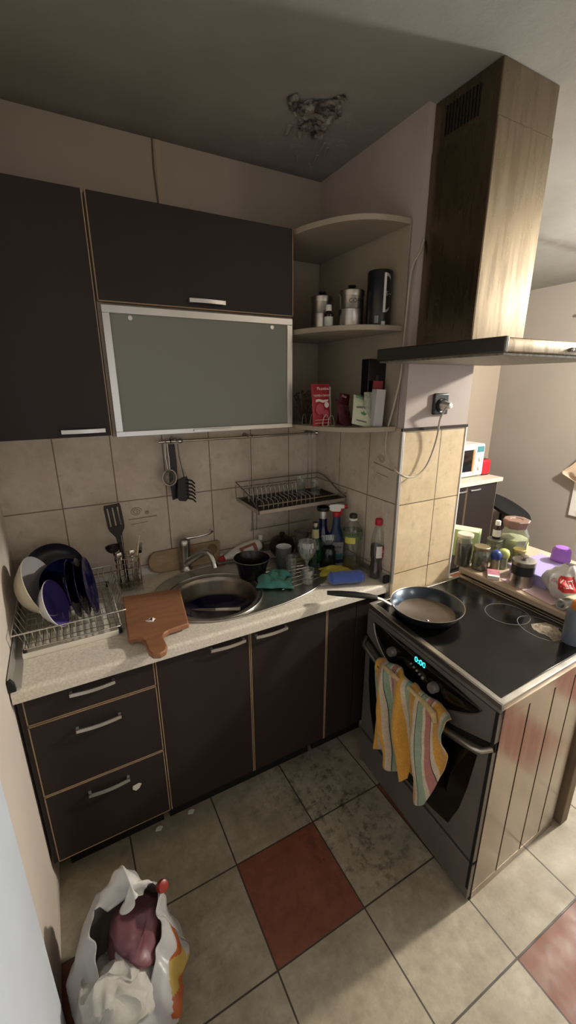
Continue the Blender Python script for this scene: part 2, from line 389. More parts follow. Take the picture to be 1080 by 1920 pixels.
# ================================================================== HELPER: bow handle
def bow_handle(parent, x0, x1, z, y, drop=.006, w=.011, name='handle', bend=.022):
    """flat curved metal handle along x, standing off a front at y"""
    mb = MB(); n = 12
    pts = []
    for i in range(n+1):
        u = i/n; s = math.sin(PI*u)**.5 if 0 < u < 1 else 0
        pts.append((x0+(x1-x0)*u, y-bend*(.72+.28*math.sin(PI*u))))
    for i in range(n):
        (xa, ya), (xb, yb) = pts[i], pts[i+1]
        mb.box(0,0,0,0,0,0) if False else mb.add([(xa,ya,z-w/2),(xb,yb,z-w/2),(xb,yb+.004,z-w/2),(xa,ya+.004,z-w/2),(xa,ya,z+w/2),(xb,yb,z+w/2),(xb,yb+.004,z+w/2),(xa,ya+.004,z+w/2)],
               [(0,1,2,3),(7,6,5,4),(0,4,5,1),(2,6,7,3)]+([(0,3,7,4)] if i == 0 else [])+([(1,5,6,2)] if i == n-1 else []))
    for xx in (x0, x1-.008): mb.box(xx, xx+.008, y-bend*.74, y, z-w/2, z+w/2)
    return build(name, mb, m_alu, parent, world=True, label='brushed aluminium bow handle' if name == 'handle' else None)
def front(name, parent, x0, x1, z0, z1, y, th=.018, mdoor=None, edges='lrtb'):
    """laminate front with beige edging"""
    o = build(name, MB().box(x0, x1, y, y+th, z0, z1), mdoor or m_dark, parent, world=True, bevel=.0012, seg=1)
    e = MB(); w = .0028
    if 'l' in edges: e.box(x0-.0005, x0+w, y-.0006, y+th, z0, z1)
    if 'r' in edges: e.box(x1-w, x1+.0005, y-.0006, y+th, z0, z1)
    if 't' in edges: e.box(x0, x1, y-.0006, y+th, z1-w, z1+.0005)
    if 'b' in edges: e.box(x0, x1, y-.0006, y+th, z0-.0005, z0+w)
    if edges: build('edge_banding', e, m_edge, o, world=True, smooth=False)
    return o

# ================================================================== BASE CABINETS
ZT = .82; ZB = .17
def carcass(parent, x0, x1, y0=-.56, y1=-.01, z0=.17, z1=.818):
    mb = MB(); t = .016
    mb.box(x0, x0+t, y0, y1, z0, z1).box(x1-t, x1, y0, y1, z0, z1).box(x0+t, x1-t, y0, y1, z0, z0+t).box(x0+t, x1-t, y1-.01, y1, z0+t, z1).box(x0+t, x1-t, y0, y0+.08, z1-t, z1)
    build('body', mb, m_dark, parent, world=True, smooth=False)
    pl = MB().box(x0+.01, x1-.01, -.47, -.455, 0, .165)
    build('plinth', pl, m_gap, parent, world=True, smooth=False)
d = thing('drawer_cabinet', 'dark brown base cabinet with three drawers, against the left wall', 'cabinet', (.2,-.29,0))
carcass(d, .03, .382)
for (a, b_, hz, hx) in ((.720, .818, .79, (.139,.265)), (.4505, .7155, .658, (.139,.268)), (ZB, .4465, .398, (.14,.266))):
    f_ = front('drawer', d, .022, .3845, a, b_, -.58)
    bow_handle(f_, hx[0], hx[1], hz, -.58)
    if a == ZB:
        build('chipped_spot', MB().prism([(.272,.350),(.292,.353),(.300,.346),(.292,.332),(.28,.326),(.270,.337)], 'y', -.5812, -.5795), mat('bare_chip', rgb(190,184,172), .8), f_, world=True, smooth=False, label='pale chip on the lowest drawer front')
build('side_panel', MB().box(.008, .0295, -.578, -.01, .17, .818), m_dark, d, world=True, smooth=False)
s_ = thing('sink_cabinet', 'dark brown base cabinet with two doors under the round sink', 'cabinet', (.72,-.29,0))
carcass(s_, .3865, 1.052)
f_ = front('door', s_, .3895, .7195, ZB, .818, -.58, edges='lrt'); bow_handle(f_, .572, .700, .793, -.58)
f_ = front('door', s_, .7235, 1.0535, ZB, .818, -.58, edges='lrt'); bow_handle(f_, .741, .870, .792, -.58)
c_ = thing('corner_cabinet', 'dark brown plain corner base cabinet beside the cooker, without a handle', 'cabinet', (1.2,-.29,0))
carcass(c_, 1.0565, 1.352); front('filler_panel', c_, 1.0575, 1.20, ZB, .818, -.58, edges='lt')
front('side_filler', c_, 1.205, 1.352, ZB, .818, -.578, edges='')

# worktop with rounded front edge and a cut-out for the sink
SX, SY, SR = .672, -.345, .172          # bowl centre / radius
def worktop():
    # profile strips around the sink cut-out
    nx = 0
    mb = MB(); x0, x1, y0, y1 = 0.004, XW-.007, -.600, -.008
    z0, z1 = .820, .860
    rr = .012
    prof = [(y0+rr, z1)]+[(y0+rr-rr*math.sin(a), z1-rr+rr*math.cos(a)) for a in [R(15*k) for k in range(1, 7)]]+[(y0, z0), (y1, z0), (y1, z1)]
    # top built with hole: use ring of quads from rectangle to circle
    hx0, hx1, hy0, hy1 = .44, .90, -.565, -.10
    mb.prism([(a, b) for a, b in prof], 'x', x0, hx0); mb.prism([(a, b) for a, b in prof], 'x', hx1, x1)
    pf = [p for p in prof if p[0] < y0+rr+1e-6]; pf2 = pf+[(hy0, z0), (hy0, z1)]
    mb.prism(pf2, 'x', hx0, hx1)
    mb.box(hx0, hx1, hy1, y1, z0, z1)
    angs = sorted([2*PI*k/48 for k in range(48)]+[math.atan2(yy_-SY, xx_-SX) % (2*PI) for xx_ in (hx0, hx1) for yy_ in (hy0, hy1)])
    N = len(angs); vs = []; fs = []
    for a in angs:
        cx, cy = SX+SR*math.cos(a), SY+SR*math.sin(a)
        t = min(((hx1 if math.cos(a) > 0 else hx0)-SX)/math.cos(a) if abs(math.cos(a)) > 1e-6 else 9, ((hy1 if math.sin(a) > 0 else hy0)-SY)/math.sin(a) if abs(math.sin(a)) > 1e-6 else 9)
        vs += [(cx, cy, z1), (SX+t*math.cos(a), SY+t*math.sin(a), z1), (cx, cy, z0), (SX+t*math.cos(a), SY+t*math.sin(a), z0)]
    for k in range(N):
        a, b = 4*k, 4*((k+1) % N)
        fs += [(a, a+1, b+1, b), (a+2, b+2, b+3, a+3), (a, b, b+2, a+2)]
    mb.add(vs, fs)
    o = build('worktop', mb, m_counter, ang=30)
    return tag(o, 'long pale speckled worktop running from the left wall to the tiled pillar', 'worktop')
wt = worktop()
# metal end profile on the left edge
t = thing('end_profile', 'grey metal joint strip lying at the left end of the worktop, by the wall', 'metal strip', (.02,-.4,.86))
build('strip', MB().prism([(.003,.8605),(.031,.8605),(.031,.8645),(.008,.8645),(.007,.90),(.003,.90)], 'y', -.595, -.30), m_alu, t, world=True, bevel=.0008)
build('end_cap', MB().prism([(.001,.861),(.02,.861),(.018,.885),(.010,.90),(.001,.895)], 'y', -.603, -.590), m_rubber, t, world=True, bevel=.002, label='black plastic end cap')

t = thing('corner_profile', 'grey metal skirting strip at the right end of the worktop, below the pillar edge', 'metal strip', (1.35,-.5,.86))
build('strip', MB().prism([(1.352,.861),(1.33,.861),(1.332,.864),(1.346,.868),(1.350,.892),(1.352,.892)], 'y', -.585, -.42), m_alu, t, world=True)
build('end_cap', MB().box(1.328, 1.355, -.598, -.584, .861, .895), m_rubber, t, world=True, bevel=.003, label='black plastic end cap')

# ------------------------------------------------------------------ sink
m_sinkrim = mat('sink_rim_steel', rgb(186,184,178), .36, 1., var=.1, scale=30)
def sink():
    t = thing('kitchen_sink', 'stainless steel inset sink with round bowl and ribbed oval drainer', 'sink', (.8,-.3,.86))
    # outline of the sheet: big circle on the left, tapering oval to the right
    out = []
    N = 72
    # left disc radius .215 around bowl centre, right ellipse tail toward (1.2,-.35)
    def outline(a):
        # support-like polar radius about (.83,-.315)
        c, s = math.cos(a), math.sin(a)
        # superellipse, fatter to the left
        A = .375; B = .235 + (.03 if c < 0 else -.02)*abs(c)**1.2
        r = 1/((abs(c)/A)**2.25+(abs(s)/B)**2.25)**(1/2.25)
        return Vector((.822+r*c, -.312+r*s))
    z = .8665
    vs = []; fs = []
    for k in range(N):
        a = 2*PI*k/N; o = outline(a)
        # inner ring: bowl hole  (match by direction from bowl centre)
        d = (o-Vector((SX, SY))).normalized()
        i1 = Vector((SX, SY))+d*(SR+.004)
        m1 = o.lerp(i1, .06); 
        vs += [(o.x, o.y, .8605), (o.x, o.y, z-.001), (m1.x, m1.y, z), (o.lerp(i1, .11).x, o.lerp(i1, .11).y, z-.0035), (i1.x, i1.y, z-.004)]
    for k in range(N):
        a, b = 5*k, 5*((k+1) % N)
        for q in range(4): fs.append((a+q, b+q, b+q+1, a+q+1))
    mb = MB().add(vs, fs)
    build('rim_sheet', mb, m_sinkrim, t, world=True, ang=50)
    zz = z-.004
    prof = [(SR+.0045, zz), (SR+.001, zz+.0015), (SR-.004, zz-.002), (SR-.009, zz-.02), (SR-.016, zz-.12), (SR-.032, zz-.15), (SR-.07, zz-.163), (.03, zz-.168), (0, zz-.168)]
    build('bowl', MB().lathe(prof, 64, (SX, SY, 0)), m_steeldk, t, world=True, ang=60)
    build('bowl_ridge', MB().tube([(SX+(SR+.020)*math.cos(2*PI*k/64), SY+(SR+.020)*math.sin(2*PI*k/64), z-.0015) for k in range(64)], .0035, 8, closed=True), m_steel, t, world=True, ang=60)
    build('edge_bead', MB().tube([(outline(2*PI*k/96).x*.997+.003*.822, outline(2*PI*k/96).y*.997-.003*.312, z-.001) for k in range(96)], .0030, 8, closed=True), m_steel, t, world=True, ang=60)
    # drainer ribs: gently curved bars on the drainboard
    rb = MB()
    for k in range(7):
        off = -.11+.036*k
        pts = [(x, SY+.02+off*(1-.35*((x-.9)/.28)**2)-.0*(x-.9), z-.0030) for x in [.93+.022*q for q in range(10)]]
        rb.tube(pts, .0035, 8, flat=.6)
    build('drainer_rib', rb, m_steel, t, world=True)
    build('waste_outlet', MB().lathe([(.04,zz-.1665),(.036,zz-.163),(.03,zz-.166),(0,zz-.166)], 32, (SX,SY,0)), m_chrome, t, world=True)
sink()
def faucet():
    t = thing('mixer_tap', 'chrome mixer tap with long loop lever behind the sink', 'tap', (.640,-.058,.8605))
    build('base', MB().lathe([(0,0),(.029,0),(.029,.008),(.024,.014),(.022,.03),(0,.03)], 32), m_steel, t)
    build('body', MB().lathe([(.0225,.025),(.0235,.06),(.0245,.10),(.0265,.122),(.0265,.142),(.020,.155),(.0,.160)], 32), m_steel, t, ang=50)
    # spout: rises forward then bends down
    pts = [(.0,-.01,.040),(.022,-.032,.062),(.046,-.056,.086),(.066,-.076,.104),(.078,-.090,.104),(.087,-.105,.092),(.092,-.116,.072),(.094,-.120,.060)]
    build('spout', MB().tube(pts, [.0165,.0165,.016,.0155,.015,.0145,.0135,.0135], 16), m_steel, t, ang=60)
    build('aerator', MB().tube([(.094,-.120,.062),(.0965,-.124,.044)], .0140, 16), m_chrome, t, label='bright aerator ring at the spout end')
    lv = [(.0,0,.150),(.03,-.012,.156),(.055,-.02,.158),(.09,-.03,.164),(.108,-.036,.172),(.118,-.038,.186)]
    build('lever', MB().tube(lv, [.010,.007,.0055,.005,.008,.0125], 10), m_chrome, t, ang=60)
faucet()

# ================================================================== WALL CABINETS
yu = -.3115
u1 = thing('tall_wall_cabinet', 'tall plain dark brown wall cabinet at the left end, one door', 'cabinet', (.2,-.15,1.5))
def upper_body(parent, x0, x1, z0, z1, yf=yu+.019, dark=m_cream):
    mb = MB(); t_ = .016
    mb.box(x0, x0+t_, yf, -.008, z0, z1).box(x1-t_, x1, yf, -.008, z0, z1).box(x0+t_, x1-t_, yf, -.008, z0, z0+t_).box(x0+t_, x1-t_, yf, -.008, z1-t_, z1).box(x0+t_, x1-t_, -.016, -.008, z0+t_, z1-t_)
    return build('body', mb, dark, parent, world=True, smooth=False)
upper_body(u1, .004, .3765, 1.505, 2.185)
f_ = front('door', u1, .004, .3745, 1.505, 2.185, yu, edges='r'); bow_handle(f_, .230, .355, 1.524, yu, w=.012)
u2 = thing('flap_wall_cabinet', 'dark brown wall cabinet with lift-up door over a frosted glass door', 'cabinet', (.72,-.15,1.5))
upper_body(u2, .3795, 1.05, 1.498, 2.185, dark=m_cream)
build('mid_shelf', MB().box(.396, 1.034, yu+.02, -.016, 1.886, 1.902), m_cream, u2, world=True, smooth=False)
f_ = front('flap_door', u2, .3815, 1.05, 1.903, 2.185, yu, edges='lrb'); bow_handle(f_, .657, .781, 1.925, yu, w=.012)
gx0, gx1, gz0, gz1, fw = .388, 1.048, 1.498, 1.895, .0225
gf = build('glass_door_frame', MB().box(gx0, gx1, yu, yu+.019, gz1-fw, gz1).box(gx0, gx1, yu, yu+.019, gz0, gz0+fw*.75).box(gx0, gx0+fw, yu, yu+.019, gz0+fw*.75, gz1-fw).box(gx1-fw, gx1, yu, yu+.019, gz0+fw*.75, gz1-fw), m_alu, u2, world=True, bevel=.001, seg=1, label='brushed aluminium door frame')
m_frost = mat('frosted_glass', rgb(180,186,174), .40, trans=.6, ior=1.2, var=.03, scale=3)
pn = build('frosted_pane', MB().box(gx0+fw-.002, gx1-fw+.002, yu+.006, yu+.010, gz0+fw*.75-.002, gz1-fw+.002), m_frost, gf, world=True, smooth=False)
for xx in (.47, .965): build('hinge_dot', MB().lathe([(0,0),(.007,0),(.007,.0015),(0,.0015)], 16, M=Matrix.Translation((xx, yu+.0058, 1.862)) @ Matrix.Rotation(R(90), 4, 'X')), m_alu, gf, world=True)
bow_handle(gf, .645, .785, 1.507, yu, w=.006, bend=.012)
# crockery dimly seen behind the frosted pane
mc = mat('crockery_dark', rgb(70,74,80), .5)
rn = random.Random(5)
for k in range(9):
    x = .47+.062*k; h = rn.choice([.07,.09,.11]); r = .024
    o = build('drinking_glass', MB().lathe([(0,0),(r*.8,0),(r,h),(r*.92,h),(r*.72,.005),(0,.005)], 20), mc if k % 2 else m_whiteplastic)
    o.location = (x, -.19-.04*(k % 2), 1.5145)
    tag(o, 'blurred tumbler standing behind the frosted glass door', 'glass', 'glassware behind the frosted door')

# ================================================================== CORNER SHELF UNIT
arc = [(1.062,-.300),(1.068,-.335),(1.080,-.375),(1.095,-.41),(1.112,-.445),(1.135,-.482),(1.160,-.510),(1.19,-.534),(1.225,-.552),(1.27,-.565),(1.31,-.571),(1.352,-.573)]
cs = thing('corner_shelf', 'cream quarter-round open corner shelf unit between wall cabinet and pillar', 'shelf', (1.2,-.25,1.49))
for z0, z1 in ((2.172,2.190),(1.842,1.860),(1.490,1.508)):
    build('shelf_board', MB().prism([(1.062,-.012),]+arc+[(1.352,-.012)], 'z', z0, z1), m_cream, cs, world=True, bevel=.002, ang=30)
build('back_panel', MB().box(1.052, 1.356, -.0115, -.007, 1.49, 2.19), m_cream, cs, world=True, smooth=False)
build('side_panel', MB().box(1.3525, 1.3560, -.573, -.0125, 1.49, 2.19), m_cream, cs, world=True, smooth=False)

# ================================================================== HOOD
hd = thing('range_hood', 'stainless steel chimney cooker hood with slim flat canopy on the tiled pillar', 'cooker hood', (1.51,-.72,1.733))
hx0, hx1, hy0, hy1 = 1.386, 1.641, -.842, -.6085
build('chimney', MB().box(hx0+.002, hx1-.002, hy0+.002, hy1, 2.30, ZC-.001).box(hx0, hx1, hy0, hy1, 1.7735, 2.36), m_hoodsteel, hd, world=True, bevel=.003)
gm = MB()
for k in range(11): gm.box(hx0-.0008, hx0+.004, -.655-.0115*k-.004, -.655-.0115*k, 2.385, 2.46)
build('vent_slot', gm, m_gap, hd, world=True, smooth=False)
sx0, sx1, sy0, sy1 = 1.212, 1.81, -1.083, -.6085
mb = MB(); mb.prism([(sy1,1.738),(sy0,1.738),(sy0,1.762),(sy0+.006,1.773),(sy1,1.773)], 'x', sx0, sx1)
cp_ = build('canopy', mb, m_hoodsteel, hd, world=True, bevel=.0025)
build('edge_trim', MB().box(sx0-.002, sx0+.012, sy0-.002, sy1, 1.7365, 1.7745), mat('dark_hood_edge', rgb(96,94,90), .35, 1.), hd, world=True, bevel=.003)
fl = MB(); fl.box(sx0+.012, sx1-.012, sy0+.01, sy1, 1.731, 1.7375)
build('grease_filter', fl, m_grime, hd, world=True, bevel=.001)
for k in range(4):
    build('control_button', MB().lathe([(0,0),(.005,0),(.0055,.003),(.004,.007),(0,.0075)], 20, M=Matrix.Translation((1.497+.013*k, sy0-.0002, 1.752)) @ Matrix.Rotation(R(90), 4, 'X')), m_chrome, hd, world=True)

# socket and hood cable
so = thing('power_socket', 'black double-pole wall socket on the pillar under the hood', 'socket', (1.533,YP,1.585))
build('plate', MB().box(1.494, 1.574, YP-.012, YP-.0005, 1.548, 1.628), m_black, so, world=True, bevel=.006, seg=3)
build('insert', MB().lathe([(0,0),(.021,0),(.021,.002),(.026,.0035),(.027,.0),(.0275,0)], 32, M=Matrix.Translation((1.535, YP-.0125, 1.583)) @ Matrix.Rotation(R(90), 4, 'X')), m_black, so, world=True)
pc = thing('power_cable', 'thin grey hood cable looping down across shelf and tiles to the pillar socket', 'cable', (1.533,YP-.02,1.585))
pts = [(1.372,-.70,1.778),(1.366,-.64,1.80),(1.345,-.600,1.80)]
ctrl = [(1.346,-.600,2.03),(1.346,-.592,1.92),(1.346,-.588,1.80),(1.346,-.585,1.70),(1.340,-.578,1.63),(1.335,-.565,1.56),(1.330,-.552,1.50),(1.330,-.545,1.44),(1.332,-.560,1.38),(1.338,-.600,1.345),(1.350,-.628,1.328),(1.385,-.632,1.318),(1.43,-.630,1.322),(1.475,-.628,1.355),(1.505,-.628,1.42),(1.515,-.632,1.48),(1.51,-.64,1.53),(1.515,-.650,1.562),(1.528,-.652,1.58)]
def smoothpath(c, n=6):
    c = [Vector(p) for p in c]; out = []
    for i in range(len(c)-1):
        p0, p1, p2, p3 = c[max(i-1,0)], c[i], c[i+1], c[min(i+2,len(c)-1)]
        for k in range(n):
            t_ = k/n; out.append(.5*((2*p1)+(-p0+p2)*t_+(2*p0-5*p1+4*p2-p3)*t_*t_+(-p0+3*p1-3*p2+p3)*t_**3))
    out.append(c[-1]); return out
build('cable', MB().tube(smoothpath([(1.380,-.612,2.12),(1.366,-.61,2.08)]+ctrl), .0035, 8), m_cord, pc, world=True, ang=60)
build('plug', MB().lathe([(0,0),(.019,0),(.019,.012),(.014,.024),(.010,.04),(0,.042)], 24, M=Matrix.Translation((1.535, YP-.0145, 1.583)) @ Matrix.Rotation(R(90), 4, 'X')), m_alu, pc, world=True, label='pale grey round plug')

# ================================================================== COOKER
HS = .81
st = thing('electric_cooker', 'freestanding steel electric cooker with black ceramic hob and oven door', 'cooker', (1.5,-.93,0))
def fx(y): return 1.235-.038*((-.6-y)/.643)
y_f, y_n = -.617, -1.238
# body box (sheared slightly as it stands askew)
def P_(x, y, z): return (x, y, z)
bot = [(fx(y_n)+.016, y_n, .0),(1.70, -1.222, .0),(1.70, y_f, 0),(fx(y_f)+.016, y_f, 0)]
top = [(fx(y_n)+.016, y_n, .788),(1.70, -1.222, .788),(1.70, y_f, .788),(fx(y_f)+.016, y_f, .788)]
bot2 = [(bot[0][0], bot[0][1]+.002, 0.012)]+[(1.705,-1.220,.012),(1.705,y_f,.012),bot[3][:2]+(.012,)]
build('body', MB().hexa(bot2, [(bot[0][0], y_n+.002, .788),(1.705,-1.220,.788),(1.705,y_f,.788),(fx(y_f)+.016,y_f,.788)]), m_stovefront, st, world=True, bevel=.003)
# fluted stainless side panel facing the room
sp_ = MB(); xs = [1.215, 1.34, 1.348, 1.478, 1.486, 1.598, 1.606, 1.70]
def ys(x): return y_n-.003+.014*(x-1.215)/.5
def strip(x0, x1, dz0, inset):
    sp_.hexa([(x0, ys(x0)+inset, dz0),(x1, ys(x1)+inset, dz0),(x1, ys(x1)+.006, dz0),(x0, ys(x0)+.006, dz0)], [(x0, ys(x0)+inset, .752),(x1, ys(x1)+inset, .752),(x1, ys(x1)+.006, .752),(x0, ys(x0)+.006, .752)])
for i in range(len(xs)-1): strip(xs[i], xs[i+1], .035, 0 if i % 2 == 0 else .004)
sp_.hexa([(1.215, ys(1.215)-.0005, .0),(1.70, ys(1.7)-.0005, .0),(1.70, ys(1.7)+.005, .0),(1.215, ys(1.215)+.005, 0)], [(1.215, ys(1.215)-.0005, .036),(1.70, ys(1.7)-.0005, .036),(1.70, ys(1.7)+.005, .036),(1.215, ys(1.215)+.005, .036)])
sp_.hexa([(1.212, ys(1.215)-.002, .752),(1.762, ys(1.7)-.002, .752),(1.762, ys(1.7)+.005, .752),(1.212, ys(1.215)+.005, .752)], [(1.212, ys(1.215)-.003, .79),(1.762, ys(1.7)-.003, .79),(1.762, ys(1.7)+.005, .79),(1.212, ys(1.215)+.005, .79)])
build('side_panel', sp_, m_steelside, st, world=True, smooth=False, label='shiny fluted stainless side panel with brown reflections')
# hob surround
ring_o = [(fx(y_n)-.001, y_n-.006),(1.765,-1.226),(1.762,y_f),(fx(y_f)-.001,y_f)]
ring_i = [(fx(y_n)+.018, y_n+.016),(1.752,-1.208),(1.748,y_f-.020),(fx(y_f)+.022,y_f-.020)]
mb = MB(); vs = []
for (a, z) in ((ring_o, .789),(ring_o, .809),(ring_i, .812),(ring_i, .806)): vs += [(x, y, z) for x, y in a]
fs = []
for l in range(3):
    for k in range(4): fs.append((l*4+k, l*4+(k+1)%4, l*4+4+(k+1)%4, l*4+4+k))
mb.add(vs, fs)
build('hob_frame', mb, m_steel, st, world=True, bevel=.003, label='bright steel frame round the hob')
mb = MB().prism([(x, y) for x, y in ring_i], 'z', .806, .8115)
hb = build('hob_glass', mb, m_glassblack, st, world=True, bevel=.001)
m_mark = mat('hob_ring_print', rgb(84,84,82), .5)
def ring(cx, cy, r, sx=1., sy=1., rot=0, w=.0014):
    b = MB(); n = 64; vs = []; fs = []
    for k in range(n):
        a = 2*PI*k/n
        for rr in (r-w, r+w):
            x = rr*math.cos(a)*sx; y = rr*math.sin(a)*sy
            vs.append((cx+x*math.cos(rot)-y*math.sin(rot), cy+x*math.sin(rot)+y*math.cos(rot), .81185))
    for k in range(n): a = 2*k; b_ = 2*((k+1) % n); fs.append((a, a+1, b_+1, b_))
    return b.add(vs, fs)
build('zone_ring', ring(1.645,-.945,.078), m_mark, hb, world=True)
build('zone_ring', ring(1.662,-1.068,.066, 1.0, 1.30, R(-10)), m_mark, hb, world=True)
# burnt food crust on the rear zone
mb = MB(); rn = random.Random(11)
def crust(u, v):
    x = (u-.5)*.075*(1-.25*math.sin(v*7)); y = (v-.5)*.11
    h = .004+.009*abs(noise.noise(Vector((u*6, v*7, 2))))-.016*(abs(u-.5)*2)**3-.014*(abs(v-.5)*2)**4
    M = Matrix.Rotation(R(-18), 2)
    p = M @ Vector((x+.006*noise.noise(Vector((v*9,0,3))), y)); return (1.668+p.x, -1.095+p.y, .8118+max(h, -.0002))
mb.grid(crust, 16, 22); 
tag(build('burnt_crust', mb, mat('burnt_food', rgb(128,118,102), .9, var=.45, scale=90, bump=.8)), 'dried pale food crust on the rear hob zone', 'food residue')
# controls
def fpoly(pts, off, th=.004, m=None, name='panel', parent=st, bevel=.001, **k):
    """polygon on the cooker front given in (y, z); off = distance in front of the body face"""
    b = MB(); n = len(pts)
    vs = [(fx(y)-off, y, z) for y, z in pts]+[(fx(y)-off+th, y, z) for y, z in pts]
    b.add(vs, [tuple(range(n)), tuple(range(2*n-1, n-1, -1))]+[(i, n+i, n+(i+1)%n, (i+1)%n) for i in range(n)])
    return build(name, b, m, parent, world=True, bevel=bevel, **k)
def arcz(y, zend, dip): u = (y-y_f)/(y_n-y_f); return zend-dip*math.sin(PI*u)
NY = 20; yy = [y_f+(y_n-y_f)*k/NY for k in range(NY+1)]
build('front_bevel', MB().hexa([(fx(y_n)+.001,y_n,.775),(fx(y_n)+.02,y_n,.775),(fx(y_f)+.02,y_f,.775),(fx(y_f)+.001,y_f,.775)],[(fx(y_n)+.004,y_n,.79),(fx(y_n)+.02,y_n,.79),(fx(y_f)+.02,y_f,.79),(fx(y_f)+.004,y_f,.79)]), m_stovefront, st, world=True)
cpan = fpoly([(y, .772) for y in yy]+[(y, arcz(y, .667, .085)) for y in reversed(yy)], .001, .02, m_stovefront, 'control_panel')
lens_t = [(-.662+(-.524)*k/16) for k in range(17)]
def ltop(y): return .757-.012*abs((y+.92)/.26)**2.2
def lbot(y):
    u = (y+.662)/-.524; return .742-.142*(math.sin(PI*min(1, u**.78)))**.75 if 0 < u < 1 else .742
build('control_glass', (lambda b: b)(MB().grid(lambda u, v: (fx(-.662-.524*u)-.0025, -.662-.524*u, lbot(-.662-.524*u)*(1-v)+ltop(-.662-.524*u)*v), 40, 3)), m_ovenglass, cpan, world=True, solid=.002, label='black lens-shaped control glass')
lt = MB()
ptsl = [(fx(-.662-.524*k/40)-.0035, -.662-.524*k/40, lbot(-.662-.524*k/40)-.001) for k in range(41)]
build('control_glass_rim', MB().tube(ptsl, .0022, 6), m_steel, cpan, world=True)
for yk in (-.79, -1.005):
    build('knob', MB().lathe([(0,.022),(.0155,.022),(.0175,.018),(.0185,0),(0,0)], 32, M=Matrix.Translation((fx(yk)-.004, yk, .693)) @ Matrix.Rotation(R(-90), 4, 'Y')), m_stovefront, cpan, world=True, ang=40)
build('display', text_mb('0:00', .030, frame((fx(-.928)-.0045, -.928, .736), (0,-1,0), (0,0,1))), mat('cyan_led', (0,.6,.6), .5, emit=(.05,.9,.95), estr=1.6), cpan, world=True, smooth=False, label='lit cyan clock digits')
for k in range(5):
    yk = -.886-.0155*k
    build('push_button', MB().lathe([(0,.004),(.0034 if k < 4 else .005,.004),(.0042 if k < 4 else .006,0),(0,0)], 14, M=Matrix.Translation((fx(yk)-.004, yk, .703-.004*k)) @ Matrix.Rotation(R(-90), 4, 'Y')), m_alu, cpan, world=True)
# dark gap, door, handle, drawer
fpoly([(y, arcz(y, .667, .085)) for y in yy]+[(y, arcz(y, .63, .075)) for y in reversed(yy)], -.006, .01, m_gap, 'door_gap')
door = fpoly([(y, arcz(y, .634, .076)) for y in yy]+[(y_n,.182),(y_f,.182)], .002, .018, m_stovefront, 'oven_door')
wl = [(-.648-.545*k/16) for k in range(17)]
wtop = [(y, arcz(y, .60, .068)) for y in wl]
wbot = [(-1.178,.44),(-1.160,.33),(-1.128,.225),(-1.05,.207),(-.92,.197),(-.80,.207),(-.71,.225),(-.672,.34),(-.652,.46)]
fpoly(wtop+wbot, .0035, .003, m_ovenglass, 'oven_window', door, 0)
hp = [(fx(y_n+.003)-.003, -1.236, .650),(fx(-1.22)-.030,-1.220,.641)]+[(fx(y)-.040, y, arcz(y, .648, .052)) for y in [-1.2+.05*k for k in range(12)]]+[(fx(-.64)-.030,-.637,.643),(fx(-.62)-.003,-.620,.652)]
build('door_handle', MB().tube(hp, .0085, 12), m_steel, door, world=True, ang=60)
fpoly([(y_f,.178),(y_n,.178),(y_n,.168),(y_f,.168)], -.008, .008, m_gap, 'drawer_gap')
fpoly([(y_f,.166),(y_n,.166),(y_n,.012),(y_f,.012)], .002, .018, m_stovefront, 'bottom_drawer')
fpoly([(y_n-.0,.775),(y_n-.0,.06),(y_n+.010,.06),(y_n+.010,.775)], .0045, .004, m_gap, 'side_seam')
for (x, y) in ((1.26,-.66),(1.26,-1.2),(1.66,-.66),(1.66,-1.19)):
    build('foot', MB().lathe([(0,.0),(.016,0),(.016,.012),(0,.012)], 16, (x,y,0)), m_rubber, st, world=True)

